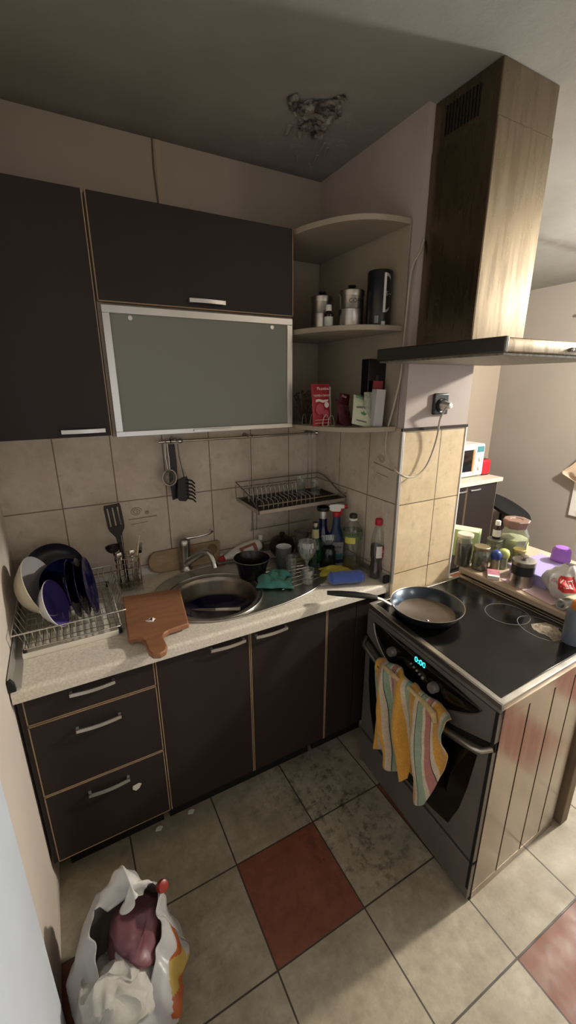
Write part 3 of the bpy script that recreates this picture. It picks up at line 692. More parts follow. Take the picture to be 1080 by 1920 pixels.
# tea towel over the oven handle
def towel():
    t = thing('tea_towel', 'striped yellow, white and green tea towel bunched over the oven door handle', 'towel', (1.17,-.93,.66))
    # left lobe and right lobe, each a folded sheet hung on the rail
    def lobe(y0t, y1t, y0b, y1b, zt, zb, seed, amp, nf, back=False, ph=0.):
        def f(u, v):
            vv = v**.9
            y = (y0t*(1-u)+y1t*u)*(1-vv)+(y0b*(1-u)+y1b*u)*vv
            zbot = zb(u); z = zt(u)*(1-v)+zbot*v
            # hem over the bar
            fold = amp*(.35+.65*min(1, v*2.2))*math.sin(2*PI*nf*(u+.08*math.sin(4*v+ph))+ph)
            x = fx(y)-.052+fold-.012*math.sin(PI*min(1, v*1.2))+.006*noise.noise(Vector((u*5, v*4, seed)))
            if v < .08: 
                q = (1-v/.08); x += .030*q*q; z += .010*math.sin(PI*.5*(1-abs(2*q-1)))
            x = min(x, fx(y)-.012)
            return (x, y+.006*noise.noise(Vector((u*4, v*5, seed+9))), z)
        return f
    mb = MB()
    mb.grid(lobe(-.735, -.925, -.785, -.975, lambda u: .640+.018*math.sin(PI*u)-.012*abs(u-.5)+ .016*u, lambda u: .252+.010*math.sin(PI*2*u)+.040*max(0, u-.7)/.3 - .02*(1-abs(2*u-1)), 1, .024, 2.1), 72, 60)
    o1 = build('front_fold', mb, m_towel, t, world=True, solid=.003, ang=80)
    mb = MB()
    mb.grid(lobe(-.925, -1.105, -.960, -1.125, lambda u: .655+.008*math.sin(PI*u), lambda u: .300-.055*math.sin(PI*min(1, u*1.25))*1.0+.22*max(0, u-.62)/.38, 5, .022, 1.4, ph=1.2), 72, 60)
    o2 = build('side_fold', mb, m_towel, t, world=True, solid=.003, ang=80)
    # rolled hem corner
    mb = MB().tube([(fx(-.80)-.056,-.80,.651),(fx(-.85)-.062,-.845,.657),(fx(-.89)-.060,-.888,.655)], [.006,.010,.007], 10)
    mb.tube([(fx(-.95)-.050,-.93,.652),(fx(-1.0)-.052,-1.0,.652),(fx(-1.06)-.060,-1.058,.650),(fx(-1.08)-.068,-1.075,.632)], [.007,.009,.011,.008], 10)
    build('rolled_hem', mb, mat('towel_hem', rgb(196,170,120), .95, var=.2, scale=60, sheen=.3), t, world=True, ang=70)
def towel_mat():
    m, nt, b = nodes_of('striped_terry'); g = NG(nt)
    uv = nt.nodes.new('ShaderNodeUVMap'); uv.uv_map = 'UV'; sp = nt.nodes.new('ShaderNodeSeparateXYZ'); g.link(uv.outputs[0], sp.inputs[0])
    tc = nt.nodes.new('ShaderNodeTexCoord')
    u = g.m('FRACT', g.m('ADD', g.m('MULTIPLY', sp.outputs[0], 1.02), g.m('MULTIPLY', sp.outputs[1], -.20)))
    cr = nt.nodes.new('ShaderNodeValToRGB'); cr.color_ramp.interpolation = 'CONSTANT'; g.link(u, cr.inputs[0])
    Y = (*rgb(214,158,62), 1); Wt = (*rgb(206,190,166), 1); Gn = (*rgb(142,164,138), 1); Pk = (*rgb(178,118,110), 1); K = (*rgb(40,44,40), 1)
    stops = [(0,Y),(.26,Wt),(.34,K),(.352,Gn),(.46,Wt),(.50,Pk),(.575,K),(.585,Wt),(.63,Y),(.86,Wt),(.93,Gn)]
    cr.color_ramp.elements[0].position = 0; cr.color_ramp.elements[0].color = Y; cr.color_ramp.elements[1].position = .26; cr.color_ramp.elements[1].color = Wt
    for p, c in stops[2:]: e = cr.color_ramp.elements.new(p); e.color = c
    n = g.noise(tc.outputs['Object'], 240, 4); n2 = g.noise(tc.outputs['Object'], 30, 5)
    vm = nt.nodes.new('ShaderNodeVectorMath'); vm.operation = 'SCALE'; g.link(cr.outputs[0], vm.inputs[0])
    g.link(g.m('MULTIPLY', g.rng(n, .3, .7, .8, 1.1), g.rng(n2, .3, .7, .88, 1.05)), vm.inputs['Scale'])
    g.link(vm.outputs[0], b.inputs['Base Color']); b.inputs['Roughness'].default_value = .95; b.inputs['Sheen Weight'].default_value = .3
    bp = nt.nodes.new('ShaderNodeBump'); bp.inputs['Strength'].default_value = .6; bp.inputs['Distance'].default_value = .002
    g.link(n, bp.inputs['Height']); g.link(bp.outputs[0], b.inputs['Normal']); return m
m_towel = towel_mat(); towel()

# frying pan
def frypan():
    t = thing('frying_pan', 'large black frying pan with dark greasy inside, standing on the hob', 'frying pan', (1.368,-.795,.8122))
    t.scale = (1.06, 1.06, 1.06)
    m_in = mat('worn_pan_coating', rgb(78,66,54), .3, .3, var=.12, scale=30, bump=.2)
    m_out = mat('black_pan_enamel', rgb(20,22,26), .3)
    m_wall_ = mat('pan_wall_blue_reflection', rgb(70,78,88), .22, .7)  # blue reflection of the window daylight put into the wall colour
    build('body', MB().lathe([(0,0),(.098,0),(.106,.004),(.122,.030),(.128,.043)], 64), m_out, t, ang=50)
    build('cooking_surface', MB().lathe([(.1275,.043),(.122,.040),(.101,.008)], 64), m_wall_, t, ang=60, label='flared pan wall coloured with a blue-grey window reflection')
    build('base_inside', MB().lathe([(.101,.008),(.096,.0055),(0,.0055)], 64), m_in, t, ang=60, label='brown greasy pan bottom')
    build('rim', MB().lathe([(.128,.0425),(.1295,.0435),(.1285,.045),(.1272,.044)], 64), m_steel, t, ang=60)
    h = Vector((-.155,.085,0)).normalized()
    pts = [h*.122+Vector((0,0,.034)), h*.145+Vector((0,0,.048)), h*.165+Vector((0,0,.060)), h*.19+Vector((0,0,.068))]
    build('handle_bracket', MB().tube(pts, [.012,.010,.010,.010], 12, flat=.5), m_steel, t, ang=60)
    pts = [h*.182+Vector((0,0,.066)), h*.21+Vector((0,0,.072)), h*.26+Vector((0,0,.079)), h*.32+Vector((0,0,.084)), h*.362+Vector((0,0,.087))]
    build('handle', MB().tube(pts, [.012,.0145,.016,.015,.011], 14, flat=.62), m_black, t, ang=60)
    build('oil_drop', MB().lathe([(.006,0.),(.004,.002),(0,.003)], 12, (-.035,-.04,.0056)), m_chrome, t)
frypan()

# spray can at the right edge of the hob
t = thing('spray_can', 'blue-grey bottle with orange cap standing at the rear right corner of the hob', 'bottle', (1.674,-1.168,.812))
build('body', MB().lathe([(0,0),(.033,0),(.034,.003),(.034,.115),(.030,.125),(.022,.13),(0,.13)], 40), mat('bluegrey_plastic', rgb(104,112,126), .4), t, ang=50)
build('cap', MB().lathe([(.0,.155),(.018,.155),(.024,.148),(.0255,.128),(.0,.128)], 32), mat('orange_cap', rgb(196,120,48), .4), t, ang=50)

# ================================================================== BAR COUNTER behind the cooker
BZ = .85
br = thing('bar_counter', 'narrow beige laminate breakfast bar running behind the cooker', 'counter', (1.95,-.95,0))
mb = MB().prism([(1.772,.822),(1.768,.826),(1.768,.845),(1.773,.85),(2.30,.85),(2.30,.822)], 'y', -1.237, -.612)
m_bar = mat('bar_laminate', rgb(176,158,140), .4, var=.1, scale=12)
build('bar_top', mb, m_bar, br, world=True)
build('front_rail', MB().box(1.788, 1.80, -1.237, -.62, .76, .821), mat('brown_rail', rgb(120,104,88), .45, var=.1), br, world=True, bevel=.002)
build('rear_panel', MB().box(1.80, 1.82, -1.19, -.62, 0, .76), mat('bar_panel', rgb(110,92,74), .6, var=.15), br, world=True)
build('leg', MB().box(1.735, 1.78, -1.245, -1.20, 0, .76), mat('bar_leg', rgb(120,104,84), .6, var=.15), br, world=True, bevel=.003)
tag(build('vent_strip', MB().prism([(1.766,.8125),(1.766,.818),(1.7865,.818),(1.7865,.79)], 'y', -1.215, -.62), m_steel), 'steel rear edge strip between hob and bar', 'metal strip')

def jar(name, label, loc, r, h, content, lidm, fill=.75, cat='jar', lidh=.012, neck=.86, group=None, glass=None):
    t = thing(name, label, cat, loc, group=group)
    w = .002; hs = h-lidh
    prof = [(0,0),(r*.92,0),(r,.005),(r,hs*.80),(r*neck,hs*.93),(r*neck,hs),(r*neck-w,hs),(r*neck-w,hs*.92),(r-w,hs*.79),(r-w,.006),(r*.9,.003),(0,.003)]
    build('glass_body', MB().lathe(prof, 36), glass or m_pet, t, ang=50)
    if content:
        hf = hs*fill; rc = r-w-.0008
        p2 = [(0,.0035),(rc*.9,.0035),(rc,.008),(rc,min(hf, hs*.78)),(rc*.6,min(hf, hs*.78)+.002),(0,min(hf, hs*.78))]
        build('contents', MB().lathe(p2, 32), content, t, ang=50)
    if lidm: build('lid', MB().lathe([(0,hs-.004),(r*neck+.003,hs-.004),(r*neck+.004,hs-.002),(r*neck+.004,h-.002),(r*neck+.002,h),(r*neck-.004,h-.0015),(0,h-.0015)], 36), lidm, t, ang=40)
    return t
m_lidgold = mat('dull_gold_lid', rgb(150,138,108), .4, .7, var=.15)
m_lidcream = mat('cream_lid', rgb(196,190,176), .5)
m_herb = mat('dried_herbs', rgb(92,84,58), .9, var=.4, scale=150, bump=.8)
m_jam = mat('dark_jam', rgb(34,22,26), .3)
m_sugar = mat('white_granules', rgb(214,210,190), .9, var=.12, scale=120, bump=.5)
jar('dark_jar', 'tall jar of dark preserve with a cream lid, half behind the tiled pillar edge', (1.800,-.585+.0-.015,BZ), .037, .155, m_jam, m_lidcream, .9)
jar('spice_jar', 'squat glass jar of brown dried herbs with dull gold lid', (1.828,-.672,BZ), .036, .112, m_herb, m_lidgold, .95)
jar('glass_jar', 'wide glass jar with grey-green lid carrying the small dropper bottle', (1.975,-.632,BZ), .037, .108, mat('grey_powder', rgb(170,164,140), .9), mat('greygreen_lid', rgb(128,128,112), .45, .5), .6)
t = jar('blue_lid_shaker', 'small shaker with a domed blue lid beside the herb jar', (1.878,-.712,BZ), .0215, .075, mat('pale_spice', rgb(190,176,150), .9), None, .9)
build('lid', MB().lathe([(.0225,.058),(.0235,.066),(.023,.078),(.018,.089),(.009,.095),(0,.096)], 32), mat('blue_lid', rgb(48,70,140), .35), t, ang=60)
t = jar('green_lid_shaker', 'small shaker with a domed lime green lid, next to the blue one', (1.925,-.718,BZ), .0215, .075, mat('pale_spice_b', rgb(200,190,170), .9), None, .9)
build('lid', MB().lathe([(.0225,.058),(.0245,.066),(.024,.078),(.019,.089),(.010,.094),(0,.095)], 32), mat('lime_lid', rgb(176,186,110), .4), t, ang=60)
def dropper(name, label, loc, r, h, body, capm, labm, group=None):
    t = thing(name, label, 'bottle', loc, group=group)
    build('bottle', MB().lathe([(0,0),(r*.95,0),(r,.003),(r,h*.58),(r*.92,h*.66),(r*.45,h*.74),(r*.45,h*.80),(0,h*.80)], 28), body, t, ang=50)
    build('cap', MB().lathe([(r*.66,h*.74),(r*.70,h*.76),(r*.66,h*.97),(r*.60,h),(0,h)], 28), capm, t, ang=50)
    build('paper_label', MB().lathe([(r*1.01,h*.1),(r*1.02,h*.1),(r*1.02,h*.5),(r*1.01,h*.5)], 28), labm, t)
    return t
m_brownglass = mat('brown_glass', rgb(40,24,18), .15)
m_paper = mat('paper_label', rgb(214,212,206), .7)
dropper('dropper_bottle', 'small brown bottle with white cap and label, standing on the jar lid', (1.985,-.628,BZ+.1085), .0175, .086, m_brownglass, m_whiteplastic, m_paper)

# facetted sweet jar with brown lid
t = thing('facetted_jar', 'big facetted glass jar of white sugar with brown octagonal lid on the bar', 'jar', (2.075,-.660,BZ))
build('glass_body', MB().lathe([(0,0),(.062,0),(.066,.01),(.066,.115),(.046,.158),(.044,.158),(.063,.114),(.063,.012),(0,.004)], 8), m_pet, t, ang=20)
build('contents', MB().lathe([(0,.005),(.061,.010),(.061,.105),(.03,.112),(0,.108)], 8), m_sugar, t, ang=20)
build('lid', MB().lathe([(.046,.155),(.050,.158),(.060,.192),(.056,.197),(.030,.197),(.026,.194),(0,.194)], 8), mat('brown_lid', rgb(130,104,92), .35), t, ang=20)
build('paper_label', MB().lathe([(.0668,.03),(.0672,.03),(.0672,.09),(.0668,.09)], 8), mat('yellow_label', rgb(196,182,120), .6), t, ang=20) if False else None
lp = MB(); 
for a in (R(-68), R(22)): 
    lp.add([(.0665*math.cos(a-.34), .0665*math.sin(a-.34), .035),(.0665*math.cos(a+.34), .0665*math.sin(a+.34), .035),(.0665*math.cos(a+.34), .0665*math.sin(a+.34), .09),(.0665*math.cos(a-.34), .0665*math.sin(a-.34), .09)], [(0,1,2,3)])
build('paper_label', lp, mat('yellow_label', rgb(196,182,120), .6), t, label='yellow paper label')
jar('honey_jar', 'small jar of amber honey leaning against the big sugar jar', (2.01,-.735,BZ), .028, .085, mat('honey', rgb(140,122,52), .25), mat('amber_lid', rgb(150,136,80), .4, .6), .9)

# cartons
def carton(name, label, loc, rz, dx, dy, dz, cols, cat='box', tilt=(0,0)):
    t = thing(name, label, cat, loc, (tilt[0], tilt[1], rz))
    build('carton', MB().box(-dx/2, dx/2, -dy/2, dy/2, 0, dz), cols[0], t, bevel=.001, seg=1)
    return t
m_green = mat('green_carton', rgb(166,190,138), .5, var=.1, scale=25)
t = carton('tea_carton', 'pale green and white carton at the back of the bar, next to the pillar', (1.905,-.52,BZ), R(28), .075, .13, .135, [m_green])
build('top_panel', MB().box(-.036, .036, -.063, .063, .1352, .1358), mat('carton_top', rgb(196,206,176), .6), t)
build('side_print', MB().box(-.032, .032, -.0658, -.0652, .02, .075), m_paper, t)
t = carton('purple_carton', 'dark carton with purple top, behind the green carton on the bar', (1.86,-.415,BZ), R(20), .09, .09, .155, [mat('dark_carton', rgb(52,60,70), .6)])
build('top_panel', MB().box(-.043, .043, -.043, .043, .1552, .1558), mat('purple_print', rgb(108,92,124), .6, var=.3, scale=60), t)
t = carton('match_box', 'small opened white and pink box lying in front of the shakers', (1.812,-.755,BZ), R(-52), .048, .075, .017, [m_paper])
build('sleeve_print', MB().box(-.0245, .0245, -.020, .0385, -.0, .0176), mat('pink_print', rgb(170,110,124), .5, var=.3, scale=50), t, label='pink printed sleeve')
t = carton('teal_lid_jar', 'teal lidded pot peeking out behind the herb jar', (1.915,-.598,BZ), 0, .03, .03, .06, [mat('teal_pot', rgb(84,124,124), .5)], cat='pot')

# steel canister
def canister(name, label, loc, r, h, knobm=m_black, text=None, ang=0., size=.02, clasp=False):
    t = thing(name, label, 'canister', loc)
    hl = h*.86
    build('can_body', MB().lathe([(0,0),(r,0),(r,.003),(r*.985,.008),(r*.985,hl*.55),(r*1.0,hl*.56),(r*.985,hl*.575),(r*.985,hl),(0,hl)], 40), m_steel, t, ang=50)
    build('lid', MB().lathe([(r*1.02,hl-.006),(r*1.03,hl-.004),(r*1.03,hl+.012),(r*.98,h-.004),(r*.7,h),(0,h+.001)], 40), m_steel, t, ang=45)
    build('knob', MB().lathe([(.007,h-.001),(.007,h+.004),(.015,h+.009),(.014,h+.014),(0,h+.017)], 24), knobm, t, ang=50)
    if text: build('lettering', wrap_text(text, size, ang, hl*.78, r*.988, .0002), m_black, t, smooth=False)
    return t
t = canister('steel_canister', 'round stainless steel canister with steel knob at the front of the bar', (1.842,-.862,BZ), .044, .118, m_steeldk)
build('dark_band', MB().lathe([(.0437,.055),(.0442,.055),(.0442,.095),(.0437,.095)], 40), mat('dark_band', rgb(60,62,66), .3, .7), t)

# lilac plastic tray, purple cup, bags, foil roll, brown jar
m_lilac = mat('lilac_plastic', rgb(176,164,216), .35, trans=.15, spec=.5)
t = thing('lilac_container', 'lilac plastic food container with its lid beside the steel canister', 'container', (2.0,-.86,BZ))
build('tub', MB().prism([(-.11,-.085),(.11,-.085),(.115,-.08),(.115,.08),(.11,.085),(-.11,.085),(-.115,.08),(-.115,-.08)], 'z', 0, .045), m_lilac, t, bevel=.004)
build('lid', MB().prism([(-.12,-.09),(.12,-.09),(.12,.09),(-.12,.09)], 'z', .0455, .052), m_lilac, t, bevel=.003)
t = thing('lilac_sheet', 'pale pink cutting sheet lying flat on the bar in front of the plastic tub', 'cutting sheet', (1.875,-.90,BZ), (0,0,R(-8)))
build('sheet', MB().box(-.075, .075, -.14, .10, .0003, .003), mat('pink_sheet', rgb(196,170,176), .5), t, bevel=.001)
t = thing('purple_cup', 'purple plastic cup upside down behind the printed shopping bag', 'cup', (2.12,-.86,BZ+.0525))
build('cup', MB().lathe([(.038,0),(.040,.002),(.036,.05),(.028,.062),(0,.064)], 32), mat('purple_plastic', rgb(148,92,188), .35, trans=.1), t, ang=40)

def crumple(fn, nu, nv, amp, sc, seed, thick=.0006):
    mb = MB()
    def f(u, v):
        p = Vector(fn(u, v)); n = noise.noise_vector(p*sc+Vector((seed,0,0)))*amp+noise.noise_vector(p*sc*3+Vector((0,seed,0)))*amp*.35
        return p+n
    return mb.grid(f, nu, nv)
def bagbody(cx, cy, z0, rx, ry, h, pinch, seed, amp, sc, u0=0, u1=1):
    def f(u, v):
        a = 2*PI*u; k = math.sin(PI*min(1, .12+v*.80))**.55*(1-pinch*v**2.2)
        rr = 1+.10*math.sin(3*a+seed)+.07*math.sin(7*a+2*seed+3*v)
        z = z0+h*v
        p = Vector((cx+rx*k*rr*math.cos(a), cy+ry*k*rr*math.sin(a), z))
        n = noise.noise_vector(p*sc+Vector((seed,0,0)))*amp+noise.noise_vector(p*sc*2.7)*amp*.5
        p = p+n; p.z = max(p.z, z0+.001); return p
    return f
m_bagwhite = thinglass('white_carrier_plastic', rgb(206,206,202), .35, .80, .2)
m_bagred = mat('red_bag_print', rgb(190,48,52), .4)
t = thing('shopping_bag', 'white plastic shopping bag with red print lying on the bar', 'plastic bag', (1.915,-1.005,BZ))
mb = MB(); f = bagbody(1.902,-1.005,BZ+.001,.085,.082,.135,.55,3.1,.012,14)
mb.grid(f, 72, 30)
build('bag_skin', mb, m_bagwhite, t, world=True, ang=70)
# red printed panel hugging the same skin
mb = MB(); mb.grid(lambda u, v: (lambda p: p+(p-Vector((1.902,-1.005,BZ+.06))).normalized()*.0012)(Vector(f(.525+.15*u, .42+.38*v))), 20, 14)
pr_ = build('red_print', mb, m_bagred, t, world=True, ang=70, label='red printed square')
def on_skin(s, size, uc, vc, du, dv):
    tb = text_mb(s, size, Matrix.Identity(4), 0)
    tb.v = [tuple((lambda p: p+(p-Vector((1.902,-1.005,BZ+.06))).normalized()*.0022)(Vector(f(uc+p_[0]*du, vc+p_[1]*dv)))) for p_ in tb.v]; return tb
build('lettering', on_skin('KLET', 1., .598, .62, .05, .28), mat('white_print', rgb(226,222,214), .5), t, world=True, smooth=False)
build('side_lettering', on_skin('on Uвp', 1., .488, .62, .022, .16), mat('red_ink', rgb(170,70,74), .5), t, world=True, smooth=False)
# foil roll
t = thing('foil_roll', 'open roll of kitchen foil with loose pale sheet at the front edge of the bar', 'foil roll', (1.80,-1.055,BZ))
dirv = Vector((.85,-.05,.0)).normalized(); c0 = Vector((1.778,-1.060,BZ+.0215))
Mr = frame(c0, (0,1,0), (0,0,1)) @ Matrix.Rotation(R(180), 4, 'Y')
rl = MB(); n = 32
vs = []; 
for (r_, q) in ((.020,0),(.0135,0),(.0135,.09),(.020,.09)):
    for k in range(n): a = 2*PI*k/n; vs.append(c0+dirv*q+Vector((-dirv.y,dirv.x,0))*math.cos(a)*r_+Vector((0,0,1))*math.sin(a)*r_)
rl.add(vs, [(l*n+k, ((l+1)%4)*n+k, ((l+1)%4)*n+(k+1)%n, l*n+(k+1)%n) for l in range(4) for k in range(n)])
build('roll', rl, mat('foil_white', rgb(200,198,190), .3, .4), t, world=True, ang=40)
def fsheet(u, v):
    a = R(200)-R(250)*u; s = Vector((-dirv.y,dirv.x,0)); rr = .027+.012*u
    return c0+dirv*(.01+.08*v)-s*(.010+.0*u)+s*math.cos(a)*rr*1.25-s*.02+Vector((0,0,1))*(math.sin(a)*rr*.95+.002 if math.sin(a) > -.6 else -.6*rr*.95+.002)
build('loose_sheet', MB().grid(fsheet, 24, 4), mat('foil_box_card', rgb(206,198,170), .45, var=.15, scale=30), t, world=True, solid=.001, ang=60)
# brownish glass jar at the frame's edge and the clear bag behind
jar('preserve_jar', 'large brownish glass jar at the far right edge of the bar', (1.865,-1.165,BZ), .055, .13, mat('brown_preserve', rgb(136,118,100), .5, var=.2, scale=30), m_lidcream, .9)
t = thing('clear_bag', 'crumpled translucent bag with pale bread standing behind the purple cup', 'plastic bag', (2.22,-1.0,BZ))
mb = MB(); f2 = bagbody(2.225,-.99,BZ+.001,.10,.10,.20,-.25,7.7,.024,11)
mb.grid(f2, 72, 30); build('bag_skin', mb, m_film, t, world=True, ang=70)
mb = MB(); mb.grid(bagbody(2.22,-.99,BZ+.01,.075,.07,.13,.9,2.2,.02,12), 48, 20)
build('bread', mb, mat('pale_bread', rgb(206,196,164), .85, var=.1), t, world=True, ang=70)

# ================================================================== NEXT ROOM
kc = thing('far_cabinet', 'dark brown two-door base cabinet with pale worktop in the next room', 'cabinet', (3.2,.8,0))
mb = MB().box(2.55, 3.595, .515, 1.09, .08, .83)
build('body', mb, m_dark, kc, world=True, smooth=False)
for (a, b_) in ((2.56,3.195),(3.205,3.592)):
    f_ = front('door', kc, a, b_, .08, .828, .497, edges='lrt')
bow_handle(kc.children[-1], 3.235, 3.36, .79, .497); bow_handle(kc.children[1], 3.05, 3.18, .79, .497)
build('cabinet_top', MB().box(2.54, 3.63, .47, 1.095, .832, .868), m_counter, kc, world=True, bevel=.004)
build('kick_board', MB().box(2.56, 3.59, .55, .56, 0, .08), m_gap, kc, world=True)
mw = thing('microwave', 'white microwave oven with dark window on the far cabinet', 'microwave', (3.28,.78,.868))
build('housing', MB().box(3.02, 3.50, .60, .98, .878, 1.16), m_whiteplastic, mw, world=True, bevel=.01, seg=3)
build('door_window', MB().box(3.06, 3.345, .592, .600, .925, 1.115), m_ovenglass, mw, world=True, bevel=.004)
build('window_reflection', MB().box(3.345, 3.365, .590, .600, .925, 1.115), mat('painted_orange_reflection', rgb(180,120,70), .4), mw, world=True, label='orange-brown reflection painted at the door edge')  # orange reflection beside the microwave window, painted as a strip
build('control_panel', MB().box(3.385, 3.49, .592, .600, .89, 1.15), m_whiteplastic, mw, world=True, bevel=.002)
build('display', MB().box(3.395, 3.48, .589, .592, 1.09, 1.14), mat('teal_display', rgb(70,130,140), .4), mw, world=True, label='teal display strip')
for zz in (1.03, .95): build('dial', MB().lathe([(0,.014),(.018,.013),(.020,0),(0,0)], 24, M=Matrix.Translation((3.437,.592,zz)) @ Matrix.Rotation(R(90), 4, 'X')), mat('dial_grey', rgb(190,188,184), .4), mw, world=True)
for x in (3.06,3.46):
    build('foot', MB().box(x, x+.02, .63, .65, .8685, .878), m_rubber, mw, world=True)
    build('foot', MB().box(x, x+.02, .93, .95, .8685, .878), m_rubber, mw, world=True)
t = thing('red_toaster', 'rounded red toaster on the far cabinet, right of the microwave', 'toaster', (3.56,.74,.868))
build('shell', MB().box(3.515, 3.622, .60, .84, .872, 1.01), mat('red_enamel', rgb(190,36,48), .3), t, world=True, bevel=.022, seg=5)
build('slot', MB().box(3.535, 3.60, .63, .81, 1.0095, 1.0115), m_black, t, world=True)
build('base', MB().box(3.525, 3.612, .61, .83, .8685, .874), m_black, t, world=True)
# black upholstered chair behind the bar
ch = thing('black_chair', 'black chair with rounded padded back standing right of the far cabinet', 'chair', (3.88,.62,0))
build('backrest', MB().lathe([(0,-.035),(.12,-.034),(.20,-.028),(.235,-.012),(.24,.008),(.22,.026),(.12,.034),(0,.036)], 40, M=Matrix.Translation((3.95,.60,.51)) @ Matrix.Rotation(R(16), 4, 'Y') @ Matrix.Rotation(R(22),4,'X') , sy=.95, sx=1.15), m_blackmatte, ch, world=True, ang=60)
build('stem', MB().tube([(3.92,.62,.03),(3.92,.62,.49)], .025, 16), m_black, ch, world=True)
build('foot_plate', MB().lathe([(0,0),(.20,0),(.20,.006),(.03,.025),(0,.025)], 36, (3.92,.62,0)), m_black, ch, world=True)
# curtain by the window
t = thing('curtain', 'beige gathered curtain edge at the next room window', 'curtain', (4.2,.05,1.3))
cpts = [(2.2,.02),(1.6,.03),(1.25,.06),(1.08,.13),(.96,.22),(.895,.292),(.872,.285),(.845,.22),(.81,.14),(.78,.06)]
def cur(u, v):
    q = v*(len(cpts)-1); i = min(int(q), len(cpts)-2); f_ = q-i
    z = cpts[i][0]*(1-f_)+cpts[i+1][0]*f_; y0 = cpts[i][1]*(1-f_)+cpts[i+1][1]*f_
    return (4.20+.018*math.sin(u*20), y0-u*.55, z)
mb = MB(); mb.grid(cur, 50, 45); build('cloth', mb, mat('beige_curtain', rgb(206,184,162), .9, sheen=.3), t, world=True, solid=.003, ang=60)
build('rod', MB().tube([(4.20,.35,2.215),(4.20,-2.6,2.215)], .012, 12), m_alu, t, world=True)
for yq in (.34,-2.55): build('rod_bracket', MB().box(4.20, 4.259, yq-.01, yq+.01, 2.205, 2.225), m_alu, t, world=True)

# ================================================================== HANGING RAIL + RACK
ra = thing('wall_rail', 'chrome utensil rail on the tiles below the frosted cabinet', 'rail', (.95,-.05,1.437))
build('rod', MB().tube([(.572,-.052,1.440),(1.322,-.052,1.436)], .0055, 12), m_chrome, ra, world=True)
for xx, zz in ((.640,1.4397),(.968,1.438),(1.300,1.436)):
    build('bracket', MB().tube([(xx,-.007,zz),(xx,-.052,zz)], .008, 12).lathe([(0,0),(.014,0),(.012,.006),(0,.006)], 20, M=Matrix.Translation((xx,-.0065,zz)) @ Matrix.Rotation(R(90),4,'X')), m_steeldk, ra, world=True)
for xx, zz in ((.660,1.4397),(1.326,1.436)): build('end_knob', MB().lathe([(0,-.012),(.008,-.009),(.0115,0),(.008,.009),(0,.012)], 20, M=Matrix.Translation((xx,-.052,zz)) @ Matrix.Rotation(R(90),4,'Y')), m_chrome, ra, world=True)

def hook_top(mb, x, z):   # small loop over the rail
    mb.tube([(x, -.052+.009*math.cos(a), z+.009*math.sin(a)) for a in [R(-60+30*k) for k in range(10)]], .0018, 6)
RZ = 1.4395
t = thing('tea_strainer', 'small round steel mesh strainer hanging leftmost on the rail', 'strainer', (.600,-.075,1.30))
mb = MB(); hook_top(mb, .598, RZ); mb.tube([(.594,-.064,1.435),(.590,-.068,1.38),(.594,-.075,1.325)], .0022, 6).tube([(.602,-.064,1.435),(.604,-.068,1.38),(.602,-.075,1.325)], .0022, 6)
build('handle', mb, m_steel, t, world=True)
mb = MB(); mb.tube([(.598+.028*math.cos(2*PI*k/28), -.080, 1.295+.033*math.sin(2*PI*k/28)) for k in range(28)], .0028, 8, closed=True)
build('rim', mb, m_steel, t, world=True)
mb = MB().lathe([(.027,0),(.024,.010),(.015,.018),(0,.021)], 28, M=Matrix.Translation((.598,-.078,1.295)) @ Matrix.Rotation(R(-90),4,'X') , sy=1.18)
build('mesh_bowl', mb, mat('fine_mesh', rgb(150,142,128), .6, .6, var=.3, scale=200, bump=.8, bscale=300), t, world=True, ang=70)
def blade(pts, y0, y1): return MB().prism(pts, 'y', y0, y1)
t = thing('black_turner', 'black nylon turner hanging on the rail behind the spaghetti server', 'kitchen utensil', (.62,-.06,1.30))
mb = MB().prism([(.608,1.43),(.633,1.43),(.636,1.36),(.634,1.28),(.628,1.20),(.606,1.195),(.600,1.28),(.606,1.36)], 'y', -.064, -.0595); hook_top(mb, .62, RZ)
build('blade', mb, m_black, t, world=True, bevel=.002)
t = thing('spaghetti_server', 'black spaghetti server with steel handle hanging on the rail', 'kitchen utensil', (.648,-.08,1.30))
mb = MB(); hook_top(mb, .645, RZ); mb.tube([(.645,-.066,1.43),(.646,-.072,1.38),(.652,-.080,1.33),(.660,-.084,1.295)], [.004,.0055,.006,.011], 12, flat=.5)
build('handle', mb, m_steel, t, world=True, label='steel handle')
mb = MB().prism([(.628,1.285),(.665,1.300),(.672,1.280),(.670,1.205),(.655,1.190),(.628,1.195),(.620,1.21)], 'y', -.092, -.084)
for k in range(6): mb.tube([(.660,-.090,1.284-.016*k),(.682,-.100,1.278-.016*k),(.690,-.118,1.268-.016*k)], [.0045,.004,.003], 8)
build('toothed_head', mb, m_black, t, world=True, bevel=.002)

